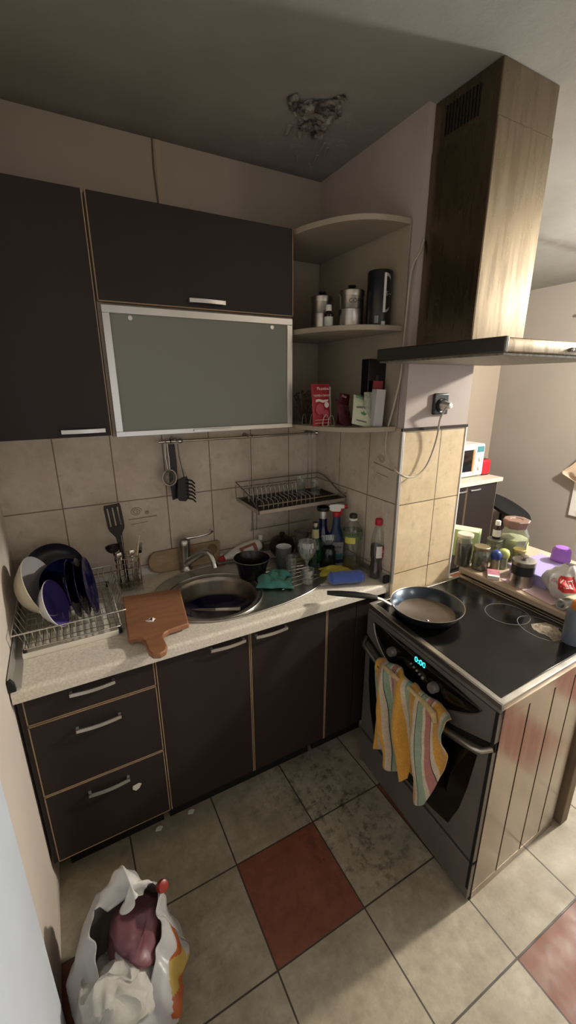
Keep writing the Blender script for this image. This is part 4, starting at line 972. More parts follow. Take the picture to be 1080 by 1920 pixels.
# hanging dish rack
dk = thing('hanging_dish_rack', 'dark wire dish rack hung from the rail above the drainer', 'dish rack', (1.12,-.17,1.16))
zr = 1.160; ya, yb_ = -.055, -.302; xa, xb = .895, 1.335
mb = MB()
mb.box(xa, xb, yb_, yb_+.005, zr-.010, zr+.006).box(xa, xb, ya-.005, ya, zr-.010, zr+.006).box(xa, xa+.005, yb_, ya, zr-.010, zr+.006).box(xb-.005, xb, yb_, ya, zr-.010, zr+.006)
build('tray_frame', mb, m_steel, dk, world=True, bevel=.001)
m_rackdk = mat('rusty_dark_rack', rgb(58,46,38), .6, .5, var=.3, scale=60)
build('tray', MB().box(xa+.006, xb-.006, yb_+.006, ya-.006, zr-.009, zr-.006), m_rackdk, dk, world=True)
mb = MB()
for k in range(12):
    x = .925+.0225*k
    mb = MB().tube(smoothpath([(x,-.080,zr-.004),(x-.003,-.085,zr+.045),(x+.002,-.100,zr+.055),(x+.006,-.112,zr+.045),(x+.006,-.12,zr-.004)], 4), .0018, 6)
    build('plate_divider', mb, m_steel, dk, world=True); mb = MB()
    mb.tube(smoothpath([(x,-.215,zr-.004),(x,-.215,zr+.035),(x,-.225,zr+.040),(x,-.27,zr+.038),(x,-.285,zr+.032),(x,-.286,zr-.004)], 4), .0018, 6)
    build('front_divider', mb, m_steel, dk, world=True)
mb = MB()
mb.tube([(xa+.0,yb_+.0,zr+.028),(xb,yb_,zr+.028)], .0025, 8)
mb.tube([(xa,ya,zr+.0),(xa,ya,zr+.06),(xa-.0,ya-.0,zr+.065)], .0025, 8)
mb.tube(smoothpath([(xa,yb_,zr+.006),(xa,yb_+.08,zr+.045),(xa,ya-.02,zr+.075),(xa,ya,zr+.078)], 5), .0028, 8)
mb.tube([(xa,ya,zr+.078),(xb,ya,zr+.078)], .0028, 8)
mb.tube(smoothpath([(xb,ya,zr+.078),(xb,ya-.07,zr+.072),(xb,yb_+.07,zr+.028),(xb,yb_,zr+.010)], 5), .0028, 8)
build('guard_rail', mb, m_steeldk, dk, world=True, ang=60)
mb = MB()
for xx in (.962,.984,1.278,1.300):
    mb.tube([(xx,-.0575,1.445),(xx,-.0615,1.44),(xx,-.0615,1.41),(xx,-.056,1.40),(xx,-.055,zr-.006)], .002, 6)
    mb.tube([(xx, -.052+.009*math.cos(a), 1.4375+.009*math.sin(a)) for a in [R(-40+25*k) for k in range(9)]], .002, 6)
build('hanger_wire', mb, m_steel, dk, world=True)
mb = MB().tube([(.975,-.052,zr-.008),(.975,-.040,.985)], .002, 6).tube([(1.0,-.052,zr-.008),(1.0,-.04,.985)], .002, 6).tube([(.970,-.035,.988),(1.30,-.035,.988)], .002, 6)
build('lower_wire', mb, m_steel, dk, world=True)
def tumbler(name, label, loc, r, h, m=m_thin, rot=(0,0,0), group=None, seg=28, taper=.85):
    o = build(name, MB().lathe([(0,0),(r*taper,0),(r,h),(r-.0018,h),(r*taper-.0018,.006),(0,.006)], seg), m, ang=40)
    o.location = loc; o.rotation_euler = rot; return tag(o, label, 'glass', group)
tumbler('drinking_glass', 'clear drinking glass at the right end of the hanging rack, in front', (1.265,-.15,zr-.0055), .027, .068)
tumbler('drinking_glass', 'taller clear glass on the hanging rack, left of the other glass', (1.205,-.115,zr-.0055), .024, .085)

# ================================================================== CORNER SHELF CONTENTS
canister('steel_canister', 'shorter stainless canister with black knob on the middle corner shelf, left', (1.185,-.30,1.8605), .042, .125)
canister('steel_canister', 'stainless coffee canister lettered COFFEE in the middle of the corner shelf', (1.235,-.42,1.8605), .045, .130, text='COFFEE', ang=R(-4), size=.020)
dropper('medicine_bottle', 'tiny brown bottle with white cap before the left steel canister', (1.168,-.372,1.8605), .0165, .082, m_brownglass, m_whiteplastic, m_paper)
t = thing('black_tin', 'tall black cylindrical tin with white stripe on the middle corner shelf', 'tin', (1.305,-.49,1.8605), (0,0,R(-22)))
build('can_body', MB().lathe([(0,0),(.043,0),(.044,.003),(.044,.178),(.042,.182),(0,.180)], 40), mat('black_tin', rgb(24,26,30), .28), t, ang=45)
build('white_stripe', label_patch(R(2), R(14), .045, .170, .0445), m_paper, t)
m_lp = mat('silver_print', rgb(150,150,150), .4)
mb = MB(); mb.grid(lambda u, v: (.0446*math.sin(R(14+ (22*u))), -.0446*math.cos(R(14+22*u)), .160+.010*v-.012*u*u), 8, 1); mb.grid(lambda u, v: (.0446*math.sin(R(14+ (22*u))), -.0446*math.cos(R(14+22*u)), .045+.008*v+.012*u*u), 8, 1)
build('bracket_print', mb, m_lp, t)
build('text_print', wrap_text('S ~', .02, R(30), .105, .0444), m_lp, t, smooth=False)
build('small_sticker', label_patch(R(-34), R(-16), .010, .034, .0446), mat('grey_sticker', rgb(140,140,148), .5), t)
build('base_sticker', label_patch(R(-2), R(16), .001, .016, .0446), m_paper, t)

def sachet(name, label, loc, rz, lean, w, h, cols, th=.012, cat='sachet', roll=0.):
    t = thing(name, label, cat, loc, (lean, roll, rz))
    def side(s):
        return lambda u, v: ((u-.5)*w*(1-.03*math.sin(PI*v)), s*th/2*(math.sin(PI*u)**.6*math.sin(PI*v)**.6)+.0015*noise.noise(Vector((u*7,v*8,s+w*50))), v*h)
    mb = MB(); mb.grid(side(-1), 14, 18); mb.grid(side(1), 14, 18)
    build('pouch', mb, cols[0], t, ang=60)
    return t
def on_sachet(t, s, size, x, z, th, m, name='lettering', rot=0):
    b = text_mb(s, size, Matrix.Translation((x, -th/2-.0012, z)) @ Matrix.Rotation(rot, 4, 'Y') @ Matrix.Rotation(R(90), 4, 'X'), .0003)
    return build(name, b, m, t, smooth=False)
m_redp = mat('red_sachet', rgb(150,36,48), .4, var=.1, scale=20)
m_whitepr = mat('white_ink', rgb(220,212,204), .5)
LZ = 1.5085
t = sachet('pepper_sachet', 'red paprika sachet with white lettering standing at the left of the low shelf', (1.118,-.418,LZ), R(6), R(-6), .088, .155, [m_redp])
on_sachet(t, 'Picantina', .016, .008, .138, .010, m_whitepr); on_sachet(t, 'ЧЕРВЕН ПИПЕР', .0105, 0, .112, .0128, m_whitepr)
mb = MB().prism([(-.03,.088),(-.015,.092),(.005,.086),(.03,.092),(.031,.098),(.005,.096),(-.015,.1),(-.03,.098)], 'y', -.0078, -.0072).lathe([(0,0),(.011,0),(.011,.0006),(0,.0006)], 20, M=Matrix.Translation((.022,-.0072,.078)) @ Matrix.Rotation(R(90),4,'X'))
build('ladle_print', mb, m_whitepr, t, smooth=False)
mb = MB().lathe([(0,0),(.020,0),(.020,.0006),(0,.0006)], 24, M=Matrix.Translation((-.012,-.0072,.062)) @ Matrix.Rotation(R(90),4,'X')).lathe([(0,0),(.015,0),(.015,.0007),(0,.0007)], 24, M=Matrix.Translation((.016,-.0072,.045)) @ Matrix.Rotation(R(90),4,'X'))
build('pepper_print', mb, mat('pink_ink', rgb(176,74,92), .5), t)
mb = MB().box(-.036, .036, -.0076, -.0070, .022, .0235).box(-.036,.036,-.006,-.0052,.010,.0112)
build('line_print', mb, m_whitepr, t)
t = sachet('white_sachet', 'white paper sachet tucked behind the red paprika sachet', (1.140,-.400,LZ), R(8), R(-4), .078, .145, [mat('cream_paper', rgb(186,180,160), .7)], th=.008)
t = sachet('dark_red_sachet', 'dark red sachet leaning in the middle of the low corner shelf', (1.210,-.418,LZ), R(0), R(-6), .05, .120, [mat('dark_red_foil', rgb(84,26,34), .35, var=.2, scale=40)], roll=R(10))
on_sachet(t, 'Pica', .014, -.006, .108, .010, m_whitepr)
t = sachet('foil_sachet', 'clear and maroon crumpled sachet lying behind the white tea bag pack', (1.196,-.470,LZ+.001), R(6), R(-36), .075, .115, [mat('maroon_film', rgb(96,48,56), .25, var=.5, scale=26)], th=.025, roll=R(22))
t = sachet('herb_sachet', 'pale sachet with green print leaning at the front of the low shelf', (1.232,-.520,LZ+.002), R(-4), R(-18), .096, .112, [mat('pale_green_paper', rgb(196,200,176), .6, var=.06, scale=20)], th=.020, roll=R(14))
m_gi = mat('green_ink', rgb(70,140,96), .5); m_di = mat('dark_ink', rgb(50,56,48), .5)
on_sachet(t, 'МЕНТА', .020, -.008, .104, .016, m_gi); on_sachet(t, 'мащерка', .013, -.012, .068, .022, m_di, rot=R(-12)); on_sachet(t, 'подправка', .009, -.01, .016, .014, m_di)
mb = MB().prism([(.012,.078),(.036,.104),(.041,.098),(.018,.070)], 'y', -.0122, -.0112)
build('dark_stripe', mb, m_di, t)
mb = MB()
for a in (-50, 0, 50): mb.prism([(0,.0),(.004,.010),(0,.018),(-.004,.010)], 'y', -.0122, -.0116, M=Matrix.Translation((-.004,0,.038)) @ Matrix.Rotation(R(a),4,'Y'))
mb.prism([(0,0),(.008,.006),(.009,.016),(.0,.014)], 'y', -.012, -.0114, M=Matrix.Translation((.03,0,.045)))
build('leaf_print', mb, m_gi, t)
t = thing('white_carton', 'slim white carton with red flap standing beside the black box', 'box', (1.290,-.528,LZ), (0,R(3),R(-6)))
build('carton', MB().box(-.020, .020, -.016, .016, 0, .135), mat('white_card', rgb(176,174,178), .6), t, bevel=.001)
build('flap', MB().box(-.020, .020, .008, .0155, .1355, .165), mat('red_card', rgb(130,40,48), .6), t, label='dark red flap')
t = sachet('striped_sachet', 'narrow pale sachet squeezed left of the slim white carton', (1.262,-.515,LZ), R(-10), R(-3), .035, .125, [mat('grey_green_paper', rgb(150,150,130), .6, var=.3, scale=60)], th=.008)
t = thing('black_box', 'tall black glossy box at the right front end of the low corner shelf', 'box', (1.31,-.50,LZ))
build('carton', MB().box(1.268, 1.3515, -.498, -.455, LZ+.001, 1.752), mat('black_card', rgb(14,14,18), .3), t, world=True, bevel=.002)
build('emblem', MB().box(1.304, 1.316, -.4995, -.498, 1.668, 1.692), mat('dull_emblem', rgb(60,56,60), .4), t, world=True)
# wire napkin holder with dried herbs
t = thing('wire_holder', 'small steel wire holder with loops at the left of the low shelf', 'wire holder', (1.15,-.37,LZ))
mb = MB()
for k, (x, w, h) in enumerate([(1.082,.010,.040),(1.094,.012,.045),(1.118,.016,.042),(1.142,.016,.038)]):
    mb.tube([(x+w*math.cos(a)*.9, -.345-.045*(k==1)-.10*(k>1), LZ+.002+h*math.sin(a)) for a in [PI*q/12 for q in range(13)]], .0013, 6)
mb.tube([(1.074,-.345,LZ+.0025),(1.092,-.39,LZ+.0025),(1.105,-.445,LZ+.0025),(1.158,-.445,LZ+.0025)], .0015, 6)
build('loop', mb, m_steel, t, world=True)
t = thing('dried_bunch', 'dark dried herb bunch in the left corner of the low shelf', 'dried herbs', (1.105,-.31,LZ))
mb = MB(); rn = random.Random(4)
for k in range(90):
    a = rn.uniform(0, 2*PI); q = rn.uniform(.01,.04); h = rn.uniform(.03,.13); x, y = q*math.cos(a), q*math.sin(a)
    mb.tube([(x*.3,y*.3,0.001),(x*.8,y*.8,h*.6),(x*1.1,y*1.1,h)], .0009, 4)
    M = Matrix.Translation((x*1.1,y*1.1,h)) @ Euler((rn.uniform(0,3),rn.uniform(0,3),a)).to_matrix().to_4x4()
    mb.add([(-.008,0,0),(0,-.004,0),(.008,0,.002),(0,.004,0)], [(0,1,2,3)], M=M)
build('foliage', mb, mat('dried_leaf', rgb(64,52,38), .9, var=.5, scale=60), t)

# ================================================================== ON THE WORKTOP (left)
# dish rack with tray
dr_ = thing('dish_drainer', 'chrome wire dish drainer on a white tray at the left end of the worktop', 'dish rack', (.17,-.26,.86))
tx0, tx1, ty0, ty1 = .028, .318, -.452, -.055
mb = MB().prism([(tx0,ty0),(tx1-.02,ty0),(tx1,ty0+.02),(tx1,ty1),(tx0,ty1)], 'z', .8608, .8640)
mb.box(tx0, tx1-.015, ty0, ty0+.004, .864, .880).box(tx1-.004, tx1, ty0+.02, ty1, .864, .880).box(tx0, tx0+.004, ty0+.004, ty1, .864, .880).box(tx0, tx1, ty1-.004, ty1, .864, .880)
mb.prism([(tx1-.02,ty0),(tx1-.017,ty0+.003),(tx1-.003,ty0+.021),(tx1,ty0+.02)], 'z', .864, .880)
build('drip_tray', mb, mat('white_tray', rgb(214,208,194), .45, var=.06), dr_, world=True, bevel=.001, label='white plastic drip tray')
mb = MB(); wx0, wx1, wy0, wy1 = .036, .310, -.442, -.065
zl, zh = .888, .955
def rect(z, r, mb=mb, fx_=(0,0)): mb.tube([(wx0-fx_[0],wy0-fx_[1],z),(wx1+fx_[0],wy0-fx_[1],z),(wx1+fx_[0],wy1,z),(wx0-fx_[0],wy1,z)], r, 8, closed=True)
rect(zl, .0022); rect(zh, .0026, fx_=(.022,.022))
for k in range(14):
    x = wx0+.01+(wx1-wx0-.02)*k/13
    mb.tube([(x,wy0-.022,zh),(x,wy0,zl),(x,wy1,zl),(x,wy1,zh)], .0015, 6)
    if k > 0: mb.tube([(x,wy0+.10,zl),(x+.004,wy0+.105,zl+.045),(x+.008,wy0+.10,zl)], .0013, 6)
for k in range(9):
    y = wy0+.03+(wy1-wy0-.05)*k/8
    mb.tube([(wx0-.022,y,zh),(wx0,y,zl),(wx1,y,zl),(wx1+.022,y,zh)], .0015, 6)
build('wire_basket', mb, m_chrome, dr_, world=True, ang=60)
for (x, y) in ((wx0,wy0),(wx1,wy0),(wx0,wy1),(wx1,wy1)): build('foot', MB().lathe([(0,.0),(.006,0),(.006,.024),(0,.024)], 12, (x,y,.8642)), m_rubber, dr_, world=True)

def dish(name, label, cat, loc, rot, r, depth, m_in, m_out, group=None, foot=.5, lip=.9):
    t = thing(name, label, cat, loc, rot, group)
    th = .003
    prof_in = [(r, depth), (r*lip, depth*.72), (r*.62, depth*.14), (r*.55, .004), (0, .003)]
    prof_out = [(0,-.001),(r*foot,-.001),(r*foot,-.004),(r*(foot+.03),-.004),(r*(foot+.05),.0),(r*.66,depth*.12),(r*(lip+.01),depth*.68),(r+.001,depth-.0015),(r,depth)]
    build('underside', MB().lathe(prof_out, 48), m_out, t, ang=60); build('inside', MB().lathe(prof_in, 48), m_in, t, ang=60)
    return t
m_crm = mat('cream_ceramic', rgb(206,200,180), .3, var=.04); m_purp = mat('purple_glaze', rgb(84,72,138), .25); m_wht = mat('white_ceramic', rgb(222,222,224), .3)
m_grin = mat('grey_glaze', rgb(150,146,146), .4); m_navy = mat('cobalt_glass', rgb(12,12,44), .12, spec=.7); m_blk = mat('black_glaze', rgb(28,28,34), .2)
# rotation: lathe axis +z -> tilt about Y to face +x
dish('deep_bowl', 'large cream bowl standing on edge at the left end of the dish drainer', 'bowl', (.052,-.275,.998), (R(0), R(68), R(-14)), .108, .058, m_grin, m_crm)
dish('small_bowl', 'purple-glazed white bowl standing on edge next to the large cream bowl', 'bowl', (.105,-.345,.968), (0, R(72), R(-16)), .080, .036, m_purp, m_wht)
for k, (x, y) in enumerate(((.178,-.30),(.204,-.30),(.230,-.30))):
    nm = ['cobalt blue glass plate standing in the drainer, leftmost of three', 'middle cobalt blue glass plate standing in the drainer', 'cobalt blue glass plate standing in the drainer, nearest the free wires'][k]
    if k == 0: p0 = dish('blue_plate', nm, 'plate', (x, y, .993), (0, R(82), R(-8)), .100, .016, m_navy, m_navy, 'cobalt blue plates in the drainer')
    else: dup(p0, (x, y, .993), None, nm)
dish('black_plate', 'large black plate leaning at the back of the dish drainer', 'plate', (.135,-.125,.995), (R(58), R(28), R(0)), .105, .02, m_blk, m_blk)
dish('dark_bowl', 'dark navy bowl leaning between bowls and plates in the drainer', 'bowl', (.165,-.20,.975), (R(60), R(22), R(0)), .085, .04, m_navy, m_blk)

# cutlery basket
cb = thing('cutlery_basket', 'chrome wire cutlery basket on feet between drainer and sink', 'cutlery holder', (.392,-.128,.8605))
mb = MB(); bw, bd, bh0, bh1 = .046, .036, .022, .150
for z in (bh0, .05, .078, .105, .128, bh1):
    cc = []
    for k in range(32):
        a = 2*PI*k/32; cc.append((bw*math.copysign(abs(math.cos(a))**.6, math.cos(a)), bd*math.copysign(abs(math.sin(a))**.6, math.sin(a)), z))
    mb.tube(cc, .0016 if z < bh1 else .0024, 6, closed=True)
for (x, y) in ((-bw*.9,-bd*.9),(bw*.9,-bd*.9),(bw*.9,bd*.9),(-bw*.9,bd*.9)): mb.tube([(x,y,0.001),(x,y,bh1)], .0022, 6)
for k in range(1, 6): mb.tube([(-bw+2*bw*k/6,-bd,bh1),(-bw+2*bw*k/6,-bd,bh0),(-bw+2*bw*k/6,bd,bh0),(-bw+2*bw*k/6,bd,bh1)], .0013, 5)
build('wire_cage', mb, m_chrome, cb)
build('base_plate', MB().box(-bw*.9, bw*.9, -bd*.85, bd*.85, .021, .0235), m_steeldk, cb)
t = thing('slotted_spatula', 'black slotted spatula standing upright in the cutlery basket', 'kitchen utensil', (.385,-.12,.886), (R(-1),R(-4),R(0)))
mb = MB(); W_ = .031
for (a, b_) in ((-W_,-.021),(-.016,-.0025),(.0025,.016),(.021,W_)): mb.box(a, b_, -.002, .002, .250, .325)
mb.prism([(-W_,.325),(W_,.325),(W_-.002,.338),(-W_+.002,.338)], 'y', -.002, .002)
mb.prism([(-W_,.250),(W_,.250),(.028,.235),(.010,.205),(.008,.17),(-.008,.17),(-.010,.205),(-.028,.235)], 'y', -.002, .002)
build('slotted_head', mb, m_black, t, bevel=.001)
build('handle', MB().tube([(0,0,.004),(0,0,.18)], .0075, 10), m_black, t)
t = thing('wooden_knife', 'knife with pale wooden handle sticking out of the cutlery basket', 'knife', (.408,-.14,.886), (R(2),R(9),R(0)))
build('handle', MB().tube([(0,0,.10),(0,0,.14),(.002,0,.18),(.004,0,.215)], [.006,.0075,.0075,.005], 12, flat=.6), mat('pale_wood', rgb(206,190,150), .6, var=.1), t, ang=60)
build('blade', MB().box(-.008, .008, -.0008, .0008, .004, .10), m_steel, t)
sp0 = thing('spoon', 'steel spoon standing in the cutlery basket, leftmost', 'spoon', (.372,-.15,.886), (R(4),R(-6),R(20)), 'cutlery in the wire basket')
build('handle', MB().tube([(0,0,.004),(0,.001,.08),(0,0,.125)], [.004,.003,.0025], 8, flat=.4), m_chrome, sp0)
build('spoon_bowl', MB().lathe([(0,-.018),(.008,-.014),(.0125,0),(.010,.012),(0,.018)], 20, (0,0,.143), sy=.35), m_chrome, sp0, ang=70)
for k, (x, y, a, nm) in enumerate(((.400,-.152,3,'steel spoon in the middle of the cutlery basket'),(.420,-.118,8,'steel spoon at the back right of the cutlery basket'))):
    dup(sp0, (x,y,.886), (R(3),R(a),R(35*k)), nm)
fk = thing('fork', 'steel fork standing tines up at the right of the cutlery basket', 'fork', (.422,-.135,.886), (R(3),R(6),R(15)))
mb = MB().tube([(0,0,.004),(0,0,.13)], .003, 8, flat=.4).box(-.011,.011,-.001,.001,.13,.142)
for k in range(4): mb.box(-.011+.0066*k, -.011+.0066*k+.0025, -.001, .001, .142, .172)
build('fork_body', mb, m_chrome, fk)
t = thing('dark_ladle', 'dark brown ladle head down among the cutlery, by the spatula', 'kitchen utensil', (.36,-.11,.886), (R(-3),R(-5),0))
build('handle', MB().tube([(0,0,.004),(0,0,.14)], .004, 8), m_black, t)
build('ladle_bowl', MB().lathe([(.028,.165),(.026,.152),(.016,.140),(0,.136),(0,.138),(.015,.142),(.024,.153),(.026,.165)], 24), mat('brown_plastic', rgb(46,32,28), .4), t, ang=60)

# old wooden board leaning at the wall
t = thing('bread_board', 'old scuffed wooden board leaning on the wall tiles behind the tap', 'cutting board', (.64,-.030,.8608), (R(-8),0,0))
n = 12
pts = [(.168,.0),(.175,.095),(.168,.102)]+[(-.125-.030*math.sin(PI*k/n)**.6, .098-.09*k/n) for k in range(n+1)]+[(-.11,0)]
build('board', MB().prism(pts, 'y', -.009, .009), mat('old_wood', rgb(150,128,98), .7, var=.2, scale=14, stretch=(1,4,4)), t, bevel=.003)
build('knot', MB().lathe([(0,.0),(.018,0),(.022,.002),(.026,0)], 24, M=Matrix.Translation((.135,-.0092,.065)) @ Matrix.Rotation(R(90),4,'X')), mat('wood_knot', rgb(120,98,70), .7, var=.2), t, label='round dark knot')
# cutting board with handle
t = thing('chopping_board', 'reddish brown wooden chopping board with handle, overhanging the worktop edge', 'cutting board', (.43,-.40,.8685), (0,0,0))
q0, q1, q2, q3 = (.345,-.232),(.557,-.268),(.518,-.538),(.322,-.536)
pts = [q0, q1, q2, (.45,-.545),(.432,-.555),(.424,-.575),(.424,-.63),(.415,-.652),(.395,-.661),(.375,-.652),(.366,-.63),(.366,-.575),(.360,-.553),(.345,-.541), q3]
b_ = MB().prism(list(reversed(pts)), 'z', .8690, .8890)
bd_ = build('board', b_, mat('red_brown_wood', rgb(134,90,62), .42, var=.18, scale=9, stretch=(1,5,1), bump=.2, bscale=40), t, world=True, bevel=.005, seg=3)
mb = MB(); mb.grid(lambda u, v: (.408+(.006+.010*v)*math.cos(2*PI*u)*(1+.3*math.sin(3*2*PI*u)), -.458+(.004+.008*v)*math.sin(2*PI*u)*(1+.3*math.sin(10*PI*u+1)), .8893+.006*(1-v)*abs(math.sin(7*u+3*v)+.4)), 10, 10)
tag(build('food_scrap', mb, mat('white_scrap', rgb(214,204,196), .6, bump=.5)), 'tiny white food scrap on the chopping board', 'food residue')

# in the sink: blue plate with a knife
dish('oval_plate', 'dark blue plate lying tilted inside the sink bowl', 'plate', (SX+.012,SY-.010,.765), (R(-5),R(4),0), .138, .040, m_navy, m_navy)
t = thing('kitchen_knife', 'kitchen knife with white handle lying across the blue plate in the sink', 'knife', (.68,-.345,.797), (0,R(-2),R(-32)))
build('blade', MB().prism([(-.105,.0),(-.075,-.011),(0,-.014),(0,.008),(-.07,.006)], 'z', -.0008, .0008), m_steel, t)
build('handle', MB().tube([(-.004,-.002,0),(.03,-.001,0),(.07,.001,0),(.095,.003,0)], [.009,.0095,.0095,.011], 12, flat=.6), m_crm, t, ang=60)

# ================================================================== ON THE DRAINER AND RIGHT SIDE
DZ = .866
# dish soap lying
t = thing('dish_soap', 'white washing-up liquid bottle with red cap lying against the wall', 'bottle', (.925,-.062,.893), (0,0,0))
ax = Vector((.205,.012,.035)); A = Vector((.800,-.070,.884)); Mx = frame(A, ax, (0,.2,1)) @ Matrix.Rotation(R(90),4,'Y')
build('bottle', MB().lathe([(0,.018),(.014,.018),(.018,.03),(.030,.06),(.040,.10),(.043,.15),(.042,.19),(.034,.205),(0,.208)], 36, M=Mx, sy=.72, sx=1.05), m_whiteplastic, t, world=True, ang=50)
build('cap', MB().lathe([(0,-.012),(.008,-.011),(.010,0),(.014,.004),(.014,.018),(0,.018)], 24, M=Mx), m_red, t, world=True, ang=50)
mb = MB(); 
mb.grid(lambda u, v: tuple(Mx @ Vector((.0452*math.cos(R(-50+90*v)+PI)*1.02, .0452*.73*math.sin(R(-50+90*v)+PI), .090+.085*u))), 8, 10)
lb_ = build('label_print', mb, mat('brown_label', rgb(150,98,80), .5, var=.3, scale=60), t, world=True, label='reddish brown oval label')
mb = MB(); mb.grid(lambda u, v: tuple(Mx @ Vector((.0460*math.cos(R(-28+46*v)+PI)*1.02, .0460*.73*math.sin(R(-28+46*v)+PI), .105+.05*u))), 6, 6)
build('picture_print', mb, m_paper, lb_, world=True)
# dark saucepan on drainer
t = thing('black_saucepan', 'small black enamel pan standing on the sink drainer', 'saucepan', (.875,-.262,DZ))
build('pot', MB().lathe([(0,0),(.052,0),(.058,.006),(.064,.045),(.078,.084),(.0765,.084),(.062,.046),(.055,.008),(0,.006)], 48), mat('black_enamel', rgb(20,18,20), .25), t, ang=60)
build('rim', MB().lathe([(.078,.083),(.0795,.0845),(.078,.086),(.0765,.0845)], 48), m_steel, t, ang=60)
# small soap bottle, brown pot, cups
dropper('small_bottle', 'small clear bottle with white cap at the wall beside the brown pot', (1.022,-.035,.8605), .017, .095, m_pet, m_whiteplastic, m_pet)
t = thing('clay_pot', 'dark brown glazed clay pot with knobbed lid in the rear corner', 'pot', (1.105,-.105,.8605))
m_clay = mat('dark_clay_glaze', rgb(38,28,26), .3)
build('pot', MB().lathe([(0,0),(.040,0),(.056,.015),(.064,.04),(.058,.065),(.050,.072),(0,.072)], 40), m_clay, t, ang=60)
build('lid', MB().lathe([(.054,.072),(.056,.075),(.045,.088),(.02,.096),(0,.097)], 40), m_clay, t, ang=60)
build('lid_knob', MB().lathe([(.008,.095),(.008,.100),(.015,.108),(.011,.116),(0,.118)], 24), m_clay, t, ang=60)
def mug(name, label, loc, r, h, m_o, m_i, hang=None, taper=.9, sc=1):
    t = thing(name, label, 'mug', loc)
    build('cup', MB().lathe([(0,0),(r*taper,0),(r*taper,.003),(r,h),(r-.0015,h+.001)], 40), m_o, t, ang=50)
    build('inside', MB().lathe([(r-.0015,h+.001),(r-.003,h),(r*taper-.003,.006),(0,.006)], 40), m_i, t, ang=50)
    if hang is not None:
        c, s = math.cos(hang), math.sin(hang)
        build('mug_handle', MB().tube([((r*.93+.024*math.sin(a))*c, (r*.93+.024*math.sin(a))*s, h*.5-h*.28*math.cos(a)) for a in [PI*k/10 for k in range(11)]], .0045, 8), m_o, t, ang=60)
    return t
m_greymug = mat('grey_mug_pattern', rgb(84,86,88), .4, var=.12, scale=30)
t = mug('grey_mug', 'dark grey patterned mug with white inside on the drainer', (1.037,-.250,DZ), .036, .100, m_greymug, m_wht, R(100))
mb = MB(); rn = random.Random(9)
for k in range(7):
    a = R(-60+20*k); z = .025+.06*rn.random(); mb.tube([(.0362*math.sin(a), -.0362*math.cos(a), z),(.0364*math.sin(a+.25), -.0364*math.cos(a+.25), z+.012)], .0012, 5)
build('scribble_print', mb, m_black, t)
mug('grey_cup', 'tall light grey tapered cup at the wall, right of the clay pot', (1.205,-.120,.8605), .036, .108, mat('light_grey_cup', rgb(110,106,104), .5), mat('cup_inside', rgb(140,136,132), .5), None, .8)
t = thing('wooden_tray', 'pale yellow wooden trivet lying under the clay pot and mugs', 'trivet', (1.11,-.19,.8605))
build('slat', MB().box(1.03, 1.215, -.222, -.203, .8606, .878), mat('yellowed_wood', rgb(146,130,84), .6, var=.15), t, world=True, bevel=.002)
# tumbler with print, goblet, clear glass
tb = tumbler('shot_tumbler', 'small clear tumbler with black lettering at the front of the drainer', (1.052,-.436,DZ), .0275, .062)
build('lettering', wrap_text('ABPA', .012, R(25), .036, .0268, .0002), m_black, tb, smooth=False)
tumbler('drinking_glass', 'plain clear glass between mug and goblet on the drainer', (1.03,-.335,DZ), .025, .085)
t = thing('crystal_goblet', 'cut crystal goblet behind the lettered tumbler', 'goblet', (1.09,-.365,DZ))
def cut(a, z): return 1+.05*math.sin(12*a+z*180)*(1 if z > .065 else 0)
m_crystal = thinglass('cut_crystal', rgb(235,238,238), .05, .10, .9)
build('bowl', MB().lathe([(0,.060),(.010,.063),(.026,.085),(.036,.110),(.040,.135),(.036,.155),(.034,.155),(.037,.135),(.033,.112),(.022,.088),(0,.067)], 96, fn=cut), m_crystal, t, ang=15)
build('stem', MB().lathe([(.030,0),(.030,.003),(.008,.008),(.0055,.02),(.008,.035),(.005,.045),(.010,.062)], 24), m_crystal, t, ang=40)

def bottle(name, label, loc, prof, m_b, cap, capm, cat='bottle', rz=0):
    t = thing(name, label, cat, loc, (0,0,rz)); build('bottle', MB().lathe(prof, 40), m_b, t, ang=50)
    if cap: build('cap', MB().lathe(cap, 32), capm, t, ang=45)
    return t
m_greenglass = mat('dark_green_glass', rgb(16,58,34), .1, trans=.25, spec=.7)
t = bottle('green_bottle', 'dark green glass bottle with cream neck label behind the goblet', (1.178,-.292,DZ-.005), [(0,0),(.036,0),(.038,.004),(.038,.085),(.032,.112),(.016,.140),(.0135,.155),(.0125,.195),(0,.195)], m_greenglass, [(.0135,.186),(.0145,.190),(.0145,.206),(.012,.209),(0,.209)], m_steeldk)
build('neck_label', MB().lathe([(.0145,.148),(.0172,.136),(.0176,.136),(.0150,.176),(.0138,.178)], 32), mat('cream_label', rgb(170,164,120), .6), t)
t = bottle('blue_bottle', 'tall dark blue bottle with black cap against the corner tiles', (1.232,-.270,DZ-.005), [(0,0),(.040,0),(.042,.006),(.042,.10),(.036,.13),(.022,.16),(.019,.18),(.0185,.222),(0,.222)], mat('navy_glass', rgb(14,20,62), .1, spec=.7), [(.0,.252),(.028,.252),(.030,.262),(.029,.268),(.02,.272),(0,.273)], m_black)
build('foil_neck', MB().lathe([(.0190,.215),(.0195,.218),(.0185,.252),(.016,.253)], 32), m_alu, t, ang=40, label='silver foil neck')
t = thing('cut_glass_bowl', 'small cut glass bowl tipped between the green and blue bottles', 'bowl', (1.222,-.335,DZ+.098), (R(-25),R(12),0))
build('bowl', MB().lathe([(0,0),(.012,.002),(.028,.022),(.032,.045),(.030,.045),(.025,.022),(0,.006)], 64, fn=lambda a, z: 1+.05*math.sin(14*a)), m_crystal, t, ang=15)
